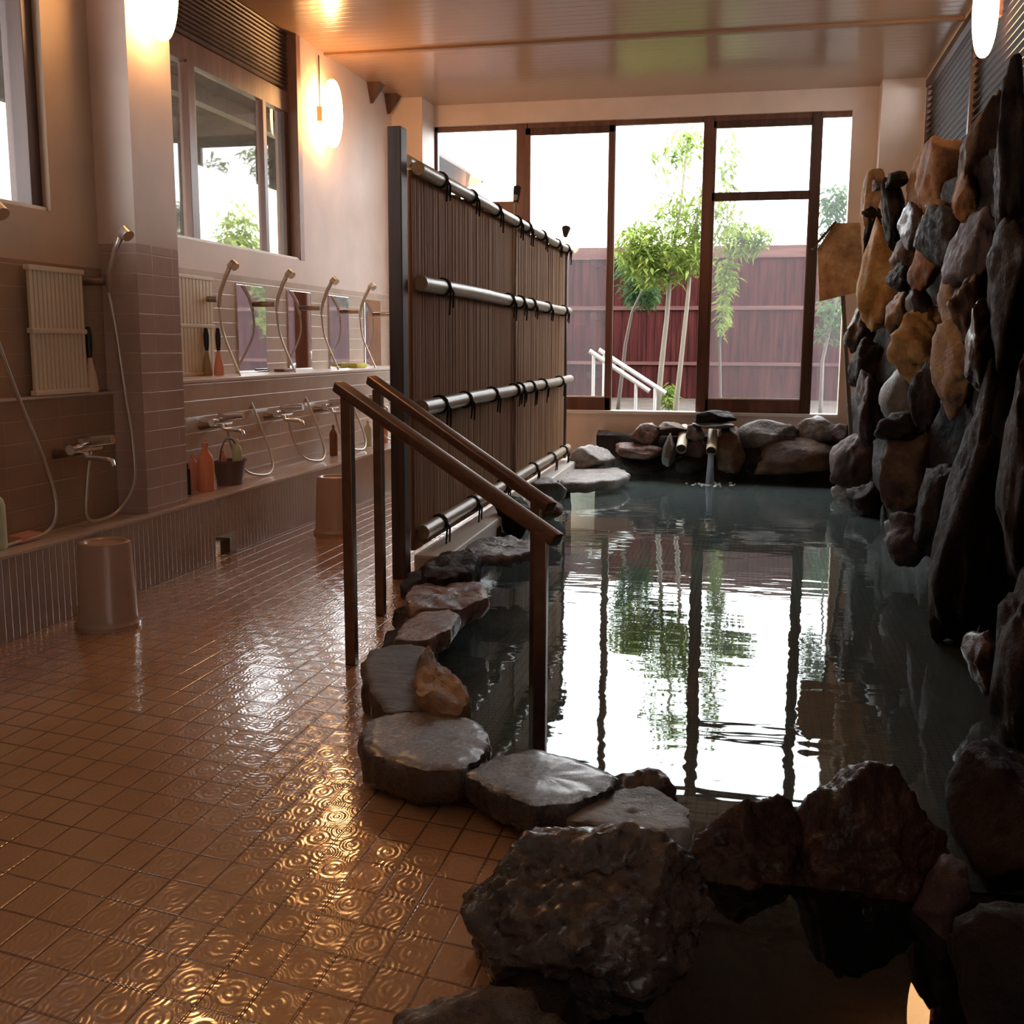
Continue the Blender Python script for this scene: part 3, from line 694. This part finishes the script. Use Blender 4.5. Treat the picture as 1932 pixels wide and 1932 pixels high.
while y < 10.72:
    r_ = cr * rnd.uniform(.85, 1.15); b0 = fp(y, .13); tp = fp(y, 2.14 + rnd.uniform(-.01, .01), rnd.uniform(-.003, .003)); mb.tube([b0, tp], r_, 6, False); y += r_ * 1.8
mb.build('cane_panel', M['cane'], t, 180)
MB().tube([fp(8.2, .13, .03), fp(8.2, 2.36, .03)], .014, 8).build('upright_cane', M['pole'], t, 180, label='pale upright cane')
MB().tube([fp(10.72, .13, .0), fp(10.72, 2.22, .0)], .035, 10).build('end_post', M['postwood'], t, 180)
def railing(z, r_, y0, y1, ties, off=.04, lb=None):
    n = 24; pts = []; rs = []
    for i in range(n + 1):
        y = y0 + (y1 - y0) * i / n; pts.append(fp(y, z + .0025 * math.sin(y * 3), off)); rs.append(r_ * (1.05 if i % 5 == 2 else 1) * (1 - .12 * i / n))
    rl = MB().tube(pts, rs, 14).build('rail', M['pole'], t, 40, label=lb)
    for k, ty in enumerate(ties):
        mb = MB(); c = fp(ty, z, off)
        for j in (-.012, 0, .012):
            ring = [c + dirv * j + (nrm * math.cos(a) + Vector((0, 0, 1)) * math.sin(a)) * (r_ * 1.12) for a in [2 * math.pi * q / 12 for q in range(13)]]
            mb.tube(ring, .0065, 5, False)
        rr = random.Random(int(ty * 100 + z * 10))
        for sg in (-1, 1):
            e = c + nrm * (r_ * 1.15) + dirv * (sg * .04 + .02) + Vector((0, 0, -.10 - rr.random() * .06)); mb.tube([c + nrm * r_ * 1.15, c + nrm * (r_ * 1.4) + dirv * sg * .03 + Vector((0, 0, -.03)), e], [.006, .007, .005], 5)
        mb.build('tie', M['rope'], rl)
TY = (6.05, 6.75, 7.45, 8.15, 8.55, 9.2, 9.95, 10.5)
railing(1.575, .042, 5.66, 10.75, (6.1, 7.9, 8.3, 8.75, 9.5, 10.4), lb='pale bamboo rail, upper')
railing(.91, .044, 5.66, 10.9, (6.02, 6.6, 7.35, 8.1, 8.3, 8.75, 9.3, 10.2), lb='pale bamboo rail, middle')
railing(.225, .042, 5.66, 10.8, (6.0, 6.8, 7.7, 8.1, 8.9, 9.8, 10.5), lb='pale bamboo rail, lowest')
railing(2.16, .036, 5.62, 10.8, TY, .045, lb='pale bamboo capping pole')
railing(2.2, .032, 5.62, 10.8, (), -.02)
MB().tube([fp(8.2, 2.3, .03), fp(8.26, 2.42, .03)], [.02, .03], 8).build('rope_knot', M['rope'], t)
MB().tube([fp(10.55, 2.28, .03), fp(10.6, 2.36, .03)], [.02, .045], 8).build('rope_knot', M['rope'], t)

# ================================================================== HANDRAIL INTO THE POOL
t = thing('pool_handrail', (-1.55, 3.94, 0), 'dark metal double handrail sloping from the tiled floor down into the pool', 'handrail')
M['railm'] = plain('dark_brown_metal', (.2, .12, .085), .28, metal=.75, var=.15, scale=20)
D0, D1 = 3.94, 3.42
a0 = ony(3.94, 638, 728); a1 = ony(3.45, 1052, 1020)
MB().bar(a0, a1, .055, .042, bev=.008).build('rail', M['railm'], t, 60, label='nearer sloping rail')
b0 = ony(4.72, 700, 716); b1 = ony(4.1, 1040, 958)
MB().bar(b0, b1, .055, .042, bev=.008).build('rail', M['railm'], t, 60, label='farther sloping rail')
def post(top_px, D, zb, r_=.021):
    p = ony(D, *top_px); MB().ab((p.x - r_, p.y - r_, zb), (p.x + r_, p.y + r_, p.z), bev=.004).build('post', M['railm'], t)
post((655, 748), 3.92, 0); post((713, 735), 4.69, 0); post((1022, 1003), 3.46, -.72); post((1012, 945), 4.13, -.72)

# ================================================================== WASH STATIONS
def faucet(XL2, y, z, label):
    t = thing('mixer_tap', (XL2, y, z), label, 'tap', 'mixer taps along the wash wall')
    for dy in (-.05, .11): MB().tube([(XL2, y + dy, z - .02), (XL2 + .05, y + dy, z - .02), (XL2 + .09, y + dy + .01, z)], [.028, .018, .018], 12).build('wall_union', M['steel'], t, 50)
    MB().tube([(XL2 + .09, y - .07, z), (XL2 + .1, y + .15, z)], .024, 14).build('body', M['chrome'], t, 50)
    MB().tube([(XL2 + .09, y + .03, z + .03), (XL2 + .25, y + .04, z + .045)], [.03, .024], 14).build('lever', M['chrome'], t, 50)
    MB().tube([(XL2 + .1, y + .03, z - .02), (XL2 + .12, y + .03, z - .045), (XL2 + .22, y + .03, z - .05), (XL2 + .245, y + .03, z - .06), (XL2 + .25, y + .03, z - .085)], [.016, .014, .013, .013, .014], 10).build('spout', M['chrome'], t, 60)
    return t
def shower(x0, y, label, K, z=1.55):
    t = thing('hand_shower', (x0, y, z), label, 'shower', 'hand showers along the wash wall')
    MB().tube([(x0, y - .03, z), (x0 + .10, y - .01, z), ], [.022, .02], 10).build('wall_bracket', M['steel'], t, 50)
    hb = Vector((x0 + .11, y, z - .05)); hp = [hb, hb + Vector((.02, -.01, .1)), hb + Vector((.07, -.03, .2)), hb + Vector((.12, -.05, .27))]
    MB().tube(hp, [.013, .014, .016, .017], 10).build('handle', M['hose'], t, 180)
    e = hp[-1]; MB().tube([e + Vector((-.01, .0, -.005)), e + Vector((.02, -.005, .012)), e + Vector((.045, -.015, -.01))], [.02, .032, .03], 14).build('spray_head', M['hose'], t, 50)
    K = [hb] + [Vector(k) for k in K]; P = []
    for i in range(len(K) - 1):
        p0, p1, p2, p3 = K[max(i - 1, 0)], K[i], K[i + 1], K[min(i + 2, len(K) - 1)]
        for s_ in range(6):
            u = s_ / 6; P.append(.5 * ((2 * p1) + (p2 - p0) * u + (2 * p0 - 5 * p1 + 4 * p2 - p3) * u * u + (3 * p1 - p0 - 3 * p2 + p3) * u ** 3))
    P.append(K[-1]); MB().tube(P, .0085, 8).build('hose', M['hose'], t, 180)
    return t
ys = [7.0, 7.93, 8.83, 9.76, 10.66]; yt0 = 6.27; x0 = XW + .013
nm = ['first beyond the pilaster', 'second beyond the pilaster', 'third beyond the pilaster, beside the handrail top', 'fourth beyond the pilaster, behind the handrail', 'farthest, at the edge of the bamboo screen']
f0 = faucet(XL2, yt0, .76, 'chrome mixer tap on the wash wall, ' + nm[0])
y = ys[0]
s0 = shower(x0, y, 'hand shower on its hose, ' + nm[0], [(x0 + .13, y + .02, 1.3), (-3.45, y - .03, .98), (-3.28, y - .08, .62), (-3.21, y - .12, .46), (-3.18, y - .22, .388), (-3.19, y - .36, .386), (-3.22, y - .5, .43), (-3.25, y - .6, .56), (-3.27, yt0 + .08, .735)])
for i in range(1, 5):
    if i < 4: c = copy_tree(f0, (0, ys[i] - ys[0], 0)); c['label'] = 'chrome mixer tap on the wash wall, ' + nm[i]
    c = copy_tree(s0, (0, ys[i] - ys[0], 0)); c['label'] = 'hand shower on its hose, ' + nm[i]
faucet(XN + .04, 4.60, .75, 'chrome mixer tap in shade left of the pilaster')
xs_ = XN + .01
shower(xs_, 4.93, 'hand shower in shade, right before the pilaster', [(xs_ + .13, 4.95, 1.3), (xs_ + .15, 4.97, 1.0), (xs_ + .19, 4.95, .75), (xs_ + .2, 4.93, .55), (xs_ + .16, 4.85, .42), (xs_ + .14, 4.7, .388), (xs_ + .13, 4.62, .42), (xs_ + .13, 4.63, .55), (xs_ + .14, 4.66, .73)])
shower(xs_, 4.02, 'hand shower in shade, its hose looping at the left edge of the view', [(xs_ + .12, 4.06, 1.3), (xs_ + .13, 4.18, 1.0), (xs_ + .14, 4.32, .7), (xs_ + .15, 4.36, .5), (xs_ + .14, 4.3, .4), (xs_ + .13, 4.1, .386), (xs_ + .12, 3.9, .386), (xs_ + .11, 3.75, .5)])
# mirrors
M['mirror'] = plain('old_mirror', (.82, .8, .82), .03, metal=1, var=.08, scale=6)
mn_ = ['nearest and widest, right of the first hand shower', 'second, between two showers', 'third, above the yellow sponge', 'fourth and farthest, beside the screen post']
for i, (y0, y1) in enumerate(((7.47, 7.95), (8.37, 8.84), (9.25, 9.73), (10.16, 10.62))):
    t = thing('wall_mirror', (XW + .012, (y0 + y1) / 2, 1.04), 'upright wall mirror, ' + mn_[i], 'mirror', 'mirrors along the wash wall')
    MB().ab((XW + .012, y0, 1.04), (XW + .024, y1, 1.68), bev=.003).build('mirror_glass', M['mirror'], t)
    MB().ab((XW + .012, y0 - .01, 1.02), (XW + .03, y1 + .01, 1.04)).build('mirror_clip', M['chrome'], t)
# slatted boards
M['slat'] = plain('ivory_slats', (.72, .62, .45), .45, var=.06, scale=5)
def slatboard(x, z0, z1, y0, y1, label):
    t = thing('slatted_board', (x, (y0 + y1) / 2, z0), label, 'board', 'ivory slatted boards leaning on the shelf')
    mb = MB(); n = 13; w = (y1 - y0) / n
    for i in range(n): mb.ab((x - .005, y0 + w * i + .004, z0 + .012), (x + .012, y0 + w * (i + 1) - .004, z1 - .012), bev=.003)
    mb.build('slats', M['slat'], t)
    for z in (z0, (z0 + z1) / 2 - .012, z1 - .024): MB().ab((x - .012, y0 - .005, z), (x + .02, y1 + .005, z + .024), bev=.004).build('crossbar', M['slat'], t)
slatboard(XN + .035, 1.007, 1.6, 4.42, 4.83, 'ivory slatted board standing on the shelf left of the pilaster')
slatboard(XW + .04, 1.032, 1.7, 6.45, 7.05, 'ivory slatted board half hidden behind the pilaster')
# small things
def brush(px, py, x, label, col, zb=1.032):
    p = onx(x, px, py); z = zb; t = thing('shoe_brush', (x, p.y, z), label, 'brush', None)
    MB().lathe((x, p.y, z), [(0, 0), (.034, 0), (.037, .02), (.028, .09), (.014, .15), (.012, .17), (0, .17)], 18).build('bottle_body', col, t, 40)
    MB().lathe((x, p.y, z + .17), [(0, 0), (.012, 0), (.017, .04), (.019, .1), (.012, .15), (0, .155)], 14).build('grip', M['black'], t, 40, label='black grip')
    return t
M['cream_p'] = plain('cream_plastic', (.7, .52, .33), .35); M['pink_p'] = plain('salmon_plastic', (.72, .33, .24), .35)
M['orange_p'] = plain('orange_bottle', (.78, .3, .16), .3); M['olive_p'] = plain('olive_plastic', (.34, .27, .17), .4); M['green_p'] = plain('pale_green_plastic', (.6, .68, .5), .35)
M['brown_p'] = plain('brown_plastic', (.2, .08, .04), .35); M['grey_p'] = plain('grey_basket', (.14, .11, .11), .5); M['yellow_p'] = plain('yellow_sponge', (.62, .6, .12), .8, bump=.4, scale=60)
for o in (brush(172, 730, -3.232, 'cream scrubber with black grip right of the near slatted board', M['cream_p'], 1.006),
          brush(392, 710, -3.68, 'olive scrubber with dark grip behind the first hand shower', M['olive_p']),
          brush(414, 710, -3.6, 'salmon scrubber with black grip beside the first hand shower', M['pink_p'])): pass
def bottle(p, h, r_, mat, label, capmat=None, caph=.04, shoulders=.75, sx=1, sy=1, name='shampoo_bottle'):
    t = thing(name, p, label, 'bottle', None)
    b_ = MB().lathe(p, [(0, 0), (r_ * .95, 0), (r_, .01), (r_, h * shoulders), (r_ * .85, h * (shoulders + .1)), (r_ * .35, h * .95), (r_ * .3, h), (0, h)], 20, sx, sy).build('bottle_body', mat, t, 40)
    q = Vector(p) + Vector((0, 0, h)); MB().lathe(q, [(0, 0), (r_ * .4, 0), (r_ * .4, caph * .6), (r_ * .15, caph * .65), (r_ * .12, caph), (0, caph)], 14).build('cap', capmat or mat, t, 40)
    return t
LT = .373
def ld(px, py): return onz(LT, px, py)
p = ld(355, 933); bottle((p.x, p.y, LT), .16, .017, M['black'], 'thin black bottle on the ledge at the pilaster foot', caph=.03, shoulders=.85)
p = ld(390, 926); bottle((p.x, p.y, LT), .26, .05, M['orange_p'], 'big orange shampoo bottle on the ledge beside the grey basket', M['pink_p'], .05, .7)
p = ld(380, 926); bottle((p.x - .08, p.y + .06, LT), .19, .035, M['pink_p'], 'smaller salmon bottle behind the big orange shampoo bottle', None, .03, .75)
p = ld(437, 914); pb = Vector((p.x - .02, p.y + .02, LT))
t = thing('wash_basket', pb, 'grey plastic basket holding bottles on the wash ledge', 'basket')
mb = MB(); mb.lathe(pb, [(0, 0), (.075, 0), (.095, .14), (.105, .145), (.105, .155), (.088, .15), (.07, .012), (0, .012)], 20, 1, 1.25); mb.build('basket_body', M['grey_p'], t, 40)
MB().tube([pb + Vector((0, math.cos(a) * .12, .15 + math.sin(a) * .14)) for a in [math.pi * q / 12 for q in range(13)]], .006, 8).build('handle', M['grey_p'], t, 180)
bottle((pb.x + .03, pb.y + .05, LT + .02), .24, .032, M['green_p'], 'pale green bottle standing in the grey basket', M['white'], .03)
bottle((pb.x - .02, pb.y - .05, LT + .02), .18, .028, M['pink_p'], 'pink bottle standing in the grey basket', None, .03)
p = ld(648, 862); bottle((-3.25, 8.1, LT), .22, .032, M['brown_p'], 'brown bottle on the ledge behind the handrail post', None, .03)
p = ld(700, 850); bottle((-3.25, 9.3, LT), .24, .04, M['orange_p'], 'small orange bottle on the far ledge between the two rail posts', None, .04)
bottle((-3.27, 8.95, LT), .2, .035, M['green_p'], 'pale green bottle on the far ledge left of the small orange bottle', M['white'], .03)
p = ld(8, 1020); bottle((-3.15, 4.0, LT), .25, .042, M['green_p'], 'pale green bottle on the near ledge at the left edge of the view', M['white'], .04)
MB().ab((-3.2, 4.12, LT), (-3.12, 4.27, LT + .035), bev=.012).build('soap_dish', M['pink_p'], None, 40, 'pink soap dish on the near ledge beside the pale green bottle', 'dish')
p = onx(-3.66, 673, 690); MB().ab((-3.7, p.y - .14, 1.031), (-3.6, p.y + .14, 1.075), bev=.018).build('bath_sponge', M['yellow_p'], None, 40, 'yellow green bath sponge on the shelf under the mirrors', 'sponge')
p = onx(-3.66, 535, 700); MB().ab((-3.69, p.y - .12, 1.031), (-3.6, p.y + .12, 1.055), bev=.009).build('nail_brush', M['brown_p'], None, 40, 'dark flat brush on the shelf between first and second mirror', 'brush')

# stools
M['stool'] = plain('ivory_stool', (.46, .33, .27), .22, var=.04)
def stool(p, label):
    t = thing('bath_stool', p, label, 'stool', 'upturned bath stools'); h = .385
    MB().lathe(p, [(.133, 0), (.14, .0), (.142, .018), (.132, .03), (.128, .045), (.113, h - .02), (.108, h - .004), (.1, h), (.088, h - .002), (.08, h - .012), (0, h - .018)], 40).build('stool_body', M['stool'], t, 45)
    MB().lathe(p, [(.126, .0), (.120, .045), (.105, h - .03), (0, h - .03)], 32).build('inner_shell', M['stool'], t, 45)
    return t
p = onz(0, 205, 1180); stool((p.x, p.y, 0), 'beige bucket shaped stool upturned on the floor near the ledge')
p = onz(0, 632, 1006); stool((p.x, p.y, 0), 'beige bucket shaped stool behind the handrail post')
# drain cover
MB().ab((XE - .19, 5.82, .002), (XE - .03, 5.94, .09), bev=.006).build('drain_block', M['s_brown'], None, None, 'small brown block inside the drain mouth of the ledge', 'block')

# ================================================================== SIGN
DS = 10.2
t = thing('wooden_sign', ony(DS, 1600, 800), 'wooden notice board on a pole leaning beside the rock stack', 'sign')
def prism(px, D, dep, ): 
    mb = MB(); f_ = [mb.bm.verts.new(ony(D, *q)) for q in px]; k_ = [mb.bm.verts.new(ony(D, *q) + Vector((0, dep, 0))) for q in px]; n = len(px)
    mb.bm.faces.new(f_); mb.bm.faces.new(k_[::-1])
    for i in range(n): mb.bm.faces.new((f_[i], k_[i], k_[(i + 1) % n], f_[(i + 1) % n]))
    return mb
M['board'] = stone('sign_wood', (.5, .27, .13), (.68, .42, .22), (.8, .55, .32), .6, 6, .1, 20)
prism([(1575, 421), (1623, 420), (1630, 548), (1546, 569), (1542, 470)], DS, .03).build('sign_panel', M['board'], t)
MB().bar(ony(DS - .03, 1532, 470), ony(DS - .03, 1577, 418), .1, .02).build('roof_strip', M['frame_dark'], t)
MB().bar(ony(DS + .05, 1590, 555), ony(DS + .05, 1612, 930), .03, .035).build('pole', M['culm'], t)

# ================================================================== POOL EDGE STONES
slab('stone', 'broad dark flat stone at the turn of the pool rim, nearest the tiled floor', [(676, 1385), (690, 1352), (760, 1338), (850, 1340), (905, 1358), (925, 1385), (915, 1420), (870, 1452), (800, 1448), (735, 1430), (690, 1412)], .13, .12, M['s_slateb'], 1, .006, .8)
slab('stone', 'large bluish flat slab glistening in the middle of the near rim', [(872, 1455), (930, 1425), (1010, 1410), (1085, 1425), (1165, 1462), (1150, 1490), (1080, 1515), (1010, 1518), (930, 1490)], .12, .09, M['s_slate'], 2, .004, .85)
slab('stone', 'grey flat stone carrying a small dark lump, right of the bluish slab', [(1068, 1520), (1140, 1488), (1230, 1480), (1300, 1520), (1305, 1562), (1240, 1568), (1150, 1560), (1080, 1545)], .10, .09, M['s_grey'], 3, .006, .85)
rockpx('small rust dark lump resting on the grey flat stone', (1148, 1452, 1282, 1545), 2.95, M['s_lava'], 11, .16, rough=.1, pits=.12)
rock('boulder', 'big porous wet boulder in the foreground beside the tiles', onz(.06, 1105, 1745), (.52, .46, .42), M['s_lava'], 21, rot=(12, -6, 25), sub=6, rough=.10, pits=.13, cuts=12, cat='boulder', dmin=.7)
rock('stone', 'dark wet stone at the bottom edge of the view', onz(-.02, 870, 1985), (.5, .34, .26), M['s_slateb'], 22, rot=(-8, -4, 0), sub=5, rough=.12, pits=.1)
rock('boulder', 'rust brown boulder with a shiny top, left of the two closing the near basin', (.03, 2.78, -.17), (.40, .36, .50), M['s_rust'], 27, rot=(-8, 10, 15), sub=6, rough=.13, cuts=18, dmin=.62, pits=.05, cat='boulder')
rock('boulder', 'dark brown boulder right of the rust brown one, beside the mosaic', (.33, 2.80, -.10), (.44, .36, .58), M['s_rust'], 33, rot=(6, 14, -20), sub=6, rough=.13, cuts=18, dmin=.62, cat='boulder')
slab('stone', 'layered square stone at the handrail foot', [(682, 1250), (700, 1222), (745, 1208), (800, 1213), (822, 1240), (815, 1290), (795, 1338), (725, 1342), (695, 1300)], .13, .13, M['s_layer'], 4, .008, .85)
slab('stone', 'tan knobbly stone leaning on the layered stone at the water edge', [(785, 1240), (808, 1222), (835, 1250), (870, 1280), (885, 1318), (868, 1338), (820, 1330), (786, 1312)], .16, .12, M['s_tan'], 5, .03, .8)
slab('stone', 'smooth beige tongue of stone behind the layered stone', [(742, 1205), (760, 1172), (800, 1152), (845, 1145), (868, 1158), (850, 1185), (800, 1205)], .12, .08, M['s_pink'], 6, .008, .85)
slab('stone', 'long pinkish rough stone in front of the screen post', [(765, 1118), (785, 1098), (850, 1092), (918, 1100), (920, 1132), (870, 1143), (810, 1145), (775, 1150)], .12, .09, M['s_pink'], 7, .02, .85)
slab('stone', 'dark thick stone under the lowest screen rail, nearest the post', [(798, 1058), (830, 1042), (880, 1035), (905, 1045), (890, 1075), (840, 1088), (800, 1082)], .16, .16, M['s_dark'], 8, .02, .9)
slab('stone', 'grey ridged flat stone jutting over the water below the handrail', [(875, 1030), (900, 1015), (960, 1010), (1008, 1018), (1005, 1038), (960, 1046), (895, 1046)], .15, .07, M['s_grey'], 9, .02, .85)
rockpx('dark upright block behind the handrail, beside the white curb', (935, 935, 1010, 1022), 7.2, M['s_dark'], 31, .3)
rockpx('pale topped stone under the far handrail end', (1000, 900, 1068, 958), 8.6, M['s_grey'], 32, .4)
rockpx('rusty stone where the handrail meets the far rim', (1000, 935, 1062, 985), 7.6, M['s_brown'], 33, .3)
slab('stone', 'flat white topped slab at the far end of the screen', [(1052, 900), (1070, 884), (1120, 880), (1170, 881), (1188, 892), (1170, 903), (1110, 908), (1065, 910)], .04, .1, M['s_pale'], 10, .008, .9)
rockpx('pale grey green boulder against the back wall near the screen', (1078, 838, 1162, 890), 10.9, M['s_pale'], 34, .5)

# stones against the back wall
BR = [
 ('dark cap stone on top of the spring outlet', (1312, 774, 1388, 800), 11.15, 's_dark', .35),
 ('thin pale slab under the cap of the spring outlet', (1308, 796, 1385, 808), 11.1, 's_grey', .35),
 ('round pale stone left of the spring outlet', (1296, 800, 1330, 838), 11.1, 's_grey', .25),
 ('brown upright block right of the running spout', (1352, 806, 1408, 892), 11.1, 's_brown', .3),
 ('flat brown topped stone left of the spring outlet', (1242, 796, 1304, 822), 11.2, 's_brown', .3),
 ('peaked stone with a pale tip against the back wall', (1190, 798, 1248, 846), 11.2, 's_pink', .3),
 ('pinkish flat slab low at the back rim', (1160, 836, 1256, 868), 11.1, 's_pink', .3),
 ('dark base stone under the pinkish slab', (1150, 858, 1260, 896), 11.15, 's_dark', .35),
 ('narrow grey upright stone left of the dry spout', (1250, 818, 1275, 880), 11.0, 's_grey', .2),
 ('dark stone with a light edge between the two spouts', (1292, 824, 1334, 864), 11.1, 's_purple', .25),
 ('dark olive stone under the two spouts', (1272, 856, 1342, 896), 11.1, 's_dark', .3),
 ('slanting slab with a pale sheen right of the outlet', (1388, 793, 1506, 846), 11.15, 's_grey', .3),
 ('dark block below the slanting slab', (1392, 832, 1450, 900), 11.15, 's_dark', .35),
 ('large square brown boulder at the back rim', (1430, 828, 1578, 896), 11.05, 's_brown', .45),
 ('grey topped stone behind the square brown boulder', (1498, 786, 1600, 838), 11.2, 's_grey', .3),
 ('small dark stone in the back right corner', (1566, 800, 1612, 850), 11.1, 's_purple', .3),
]
for i, (lb, box, D, mt, dp) in enumerate(BR): rockpx(lb, box, D, M[mt], 40 + i, dp, cuts=18, group='stones along the back rim')
# spouts and running water
def spout(px, py, label, run):
    p = ony(10.95, px, py); t = thing('bamboo_spout', p, label, 'spout')
    a = p + Vector((0, .35, .12)); b_ = p + Vector((0, -.12, -.05))
    mb = MB(); mb.tube([a, b_], .052, 16, False); mb.tube([a, b_], .043, 16, False); mb.build('spout_pipe', M['slat'], t, 60)
    MB().tube([a.lerp(b_, .93), a.lerp(b_, .95)], .043, 16).build('mouth_shade', M['black'], t)  # black disc standing in for the shade inside the open pipe end
    return b_
spout(1287, 836, 'dry bamboo spout left of the running one', 0)
e = spout(1343, 840, 'bamboo spout pouring water into the pool', 1)
mb = MB(); rnd = random.Random(1)
for k in range(5):
    dx = rnd.uniform(-.02, .02); mb.tube([e + Vector((dx, 0, -.02)), e + Vector((dx, -.05, -.1)), Vector((e.x + dx * 1.5, e.y - .08, -.1))], [.012, .016, .022], 8)
mb.build('water_jet', M['stream'], None, 180, 'thin stream of water falling from the bamboo spout', 'water', None, 'stuff')
mb = MB()
for k in range(50):
    a = rnd.uniform(0, 6.28); r_ = abs(rnd.gauss(0, .11)); s_ = rnd.uniform(.006, .016)
    mb.lathe((e.x + math.cos(a) * r_ * 1.3, e.y - .08 + math.sin(a) * r_ * .8, -.1), [(s_ * 1.3, 0), (s_, .006), (0, .01)], 8)
mb.build('splash_foam', M['foam'], None, 180, 'white foam where the spout stream meets the pool', 'foam', None, 'stuff')

# ================================================================== RIGHT ROCK STACK
RS = [
 # label, px, py, w, h, X plane, material, rot, ysize
 ('orange brown crowning stone right under the slatted vent', 1775, 338, 105, 125, 1.1, 's_orange', .5),
 ('pale tan upright stone at the top left of the stack', 1735, 352, 50, 120, 1.08, 's_tan', .35),
 ('olive brown rounded stone at the top, below the hanging lamp', 1845, 265, 90, 150, 1.12, 's_brown', .45),
 ('pale orange stone below the olive brown top stone', 1822, 372, 60, 95, 1.08, 's_orange', .35),
 ('dark purple block standing upright by the corner column', 1681, 398, 48, 115, .93, 's_dark', .3),
 ('narrow tan stone at the left end of the top course', 1640, 375, 32, 90, .88, 's_tan', .25),
 ('black knob on top of the purple block', 1688, 340, 44, 30, .93, 's_dark', .25),
 ('flat brown cap left of the black knob', 1663, 347, 40, 18, .9, 's_brown', .25),
 ('small black stone jutting left above the notice board', 1640, 402, 34, 15, .84, 's_dark', .2),
 ('black green stone right behind the notice board', 1640, 460, 36, 110, .9, 's_dark', .3),
 ('olive stone under the purple block', 1668, 455, 50, 60, .94, 's_brown', .3),
 ('curved golden stone, the brightest of the stack', 1664, 516, 84, 180, .93, 's_gold', .35),
 ('grey brown stone in the hollow of the golden one', 1702, 488, 50, 66, .94, 's_brown', .35),
 ('black green wedge below the grey brown stone', 1694, 524, 48, 46, .9, 's_dark', .3),
 ('orange veined stone in the middle of the stack', 1740, 505, 58, 95, .97, 's_orange', .35),
 ('dark slate stone sloping above the orange veined one', 1775, 445, 80, 100, .99, 's_dark', .45),
 ('tan sliver lying aslant above the dark slate stone', 1762, 412, 60, 55, .98, 's_tan', .35),
 ('red brown stone under the pale tan upright', 1722, 428, 48, 80, .96, 's_rust', .35),
 ('swirled reddish round stone above the square tan one', 1727, 580, 56, 66, .95, 's_purple', .35),
 ('olive tan stone below the golden one', 1692, 592, 56, 80, .93, 's_tan', .3),
 ('large square tan stone in the centre of the stack', 1722, 656, 108, 128, .93, 's_gold', .4),
 ('pale ochre spear shaped stone', 1788, 562, 42, 150, .98, 's_tan', .35),
 ('grey brown stone right of the spear shaped one', 1822, 590, 60, 120, 1.0, 's_brown', .4),
 ('purple grey stone with a light streak, upper right', 1832, 470, 60, 130, 1.03, 's_purple', .4),
 ('red brown stone directly behind the sign pole', 1622, 612, 60, 105, .86, 's_rust', .35),
 ('black stone halfway down the sign pole', 1632, 685, 60, 80, .88, 's_dark', .35),
 ('brown stone with a lilac corner low by the sign pole', 1638, 770, 62, 120, .88, 's_purple', .4),
 ('pale lilac grey upright stone below the square tan one', 1690, 738, 52, 118, .9, 's_grey', .3),
 ('dark slate stone right of the lilac grey upright', 1738, 750, 56, 110, .94, 's_dark', .35),
 ('brown streaked stone leaning beside the dark boulder', 1790, 690, 62, 170, .97, 's_tan', .4),
 ('dark red brown stone above the tall boulder', 1850, 655, 84, 150, .98, 's_rust', .45),
 ('dark upright stone at the right edge, upper middle', 1892, 560, 80, 240, 1.0, 's_dark', .5),
 ('near black upright stone rising at the top right', 1905, 300, 90, 320, 1.04, 's_dark', .5),
 ('dark curved slab over the brown lower boulder', 1700, 805, 120, 50, .9, 's_dark', .4),
 ('wide brown boulder at the water line under the curved slab', 1702, 885, 120, 160, .92, 's_brown', .45),
 ('dark stone standing between wide brown boulder and tall boulder', 1752, 960, 60, 150, .92, 's_dark', .4),
 ('rounded two toned boulder at the far right water edge', 1604, 872, 78, 92, .82, 's_purple', .4),
 ('small grey stone half in the water in front of the rounded boulder', 1592, 932, 56, 40, .78, 's_grey', .25),
 ('dark ledge stone behind the small grey water stone', 1628, 945, 70, 60, .86, 's_dark', .3),
 ('slab with a pale edge and black underside, in the water', 1712, 1018, 112, 88, .86, 's_purple', .35),
 ('tall dark red boulder, largest of the right bank', 1838, 960, 165, 480, .96, 's_dark', .75),
 ('black stone at the right edge beside the tall boulder', 1915, 880, 80, 380, .92, 's_dark', .6),
 ('angular reddish stone lying at the foot of the tall boulder', 1850, 1245, 84, 100, .84, 's_rust', .25),
 ('black upright stone at the right edge, lower middle', 1908, 1270, 80, 330, .88, 's_dark', .5),
]
for i, (lb, px, py, w, h, X, mt, yd) in enumerate(RS):
    c = onx(X + .03, px, py); D = (c - CAM).dot(FW); s_ = D / F
    # apparent width = thickness + depth seen obliquely; keep the stone's own depth moderate
    yd = yd * 1.25; wx = max(.17, w * s_ * 1.1 - yd * .1)
    rr = random.Random(i)
    rock('boulder' if h > 150 and w > 100 else 'stone', lb, c + Vector((.02, 0, 0)), (wx, yd, h * s_ * 1.22), M[mt], 100 + i, rot=(rr.uniform(-12, 12) * (.2 if h > 200 else 1), rr.uniform(-10, 10) * (.3 if h > 200 else 1), rr.uniform(-20, 20)), cuts=20, rough=.13, sub=4, dmin=.55, cat='boulder' if h > 150 and w > 100 else 'stone', group='stones of the right rock stack')
rockpx('dark boulder with a pale worn top at the lower right edge', (1800, 1440, 2010, 1720), 2.9, M['s_dark'], 160, .5, sub=5, name='boulder', cat='boulder')
rockpx('ribbed purple grey stone below the pale topped boulder', (1722, 1618, 1840, 1800), 2.6, M['s_purple'], 161, .25, sub=5)
rockpx('black boulder in the bottom right corner', (1800, 1700, 2080, 2060), 2.3, M['s_dark'], 162, .5, sub=5, name='boulder', cat='boulder')
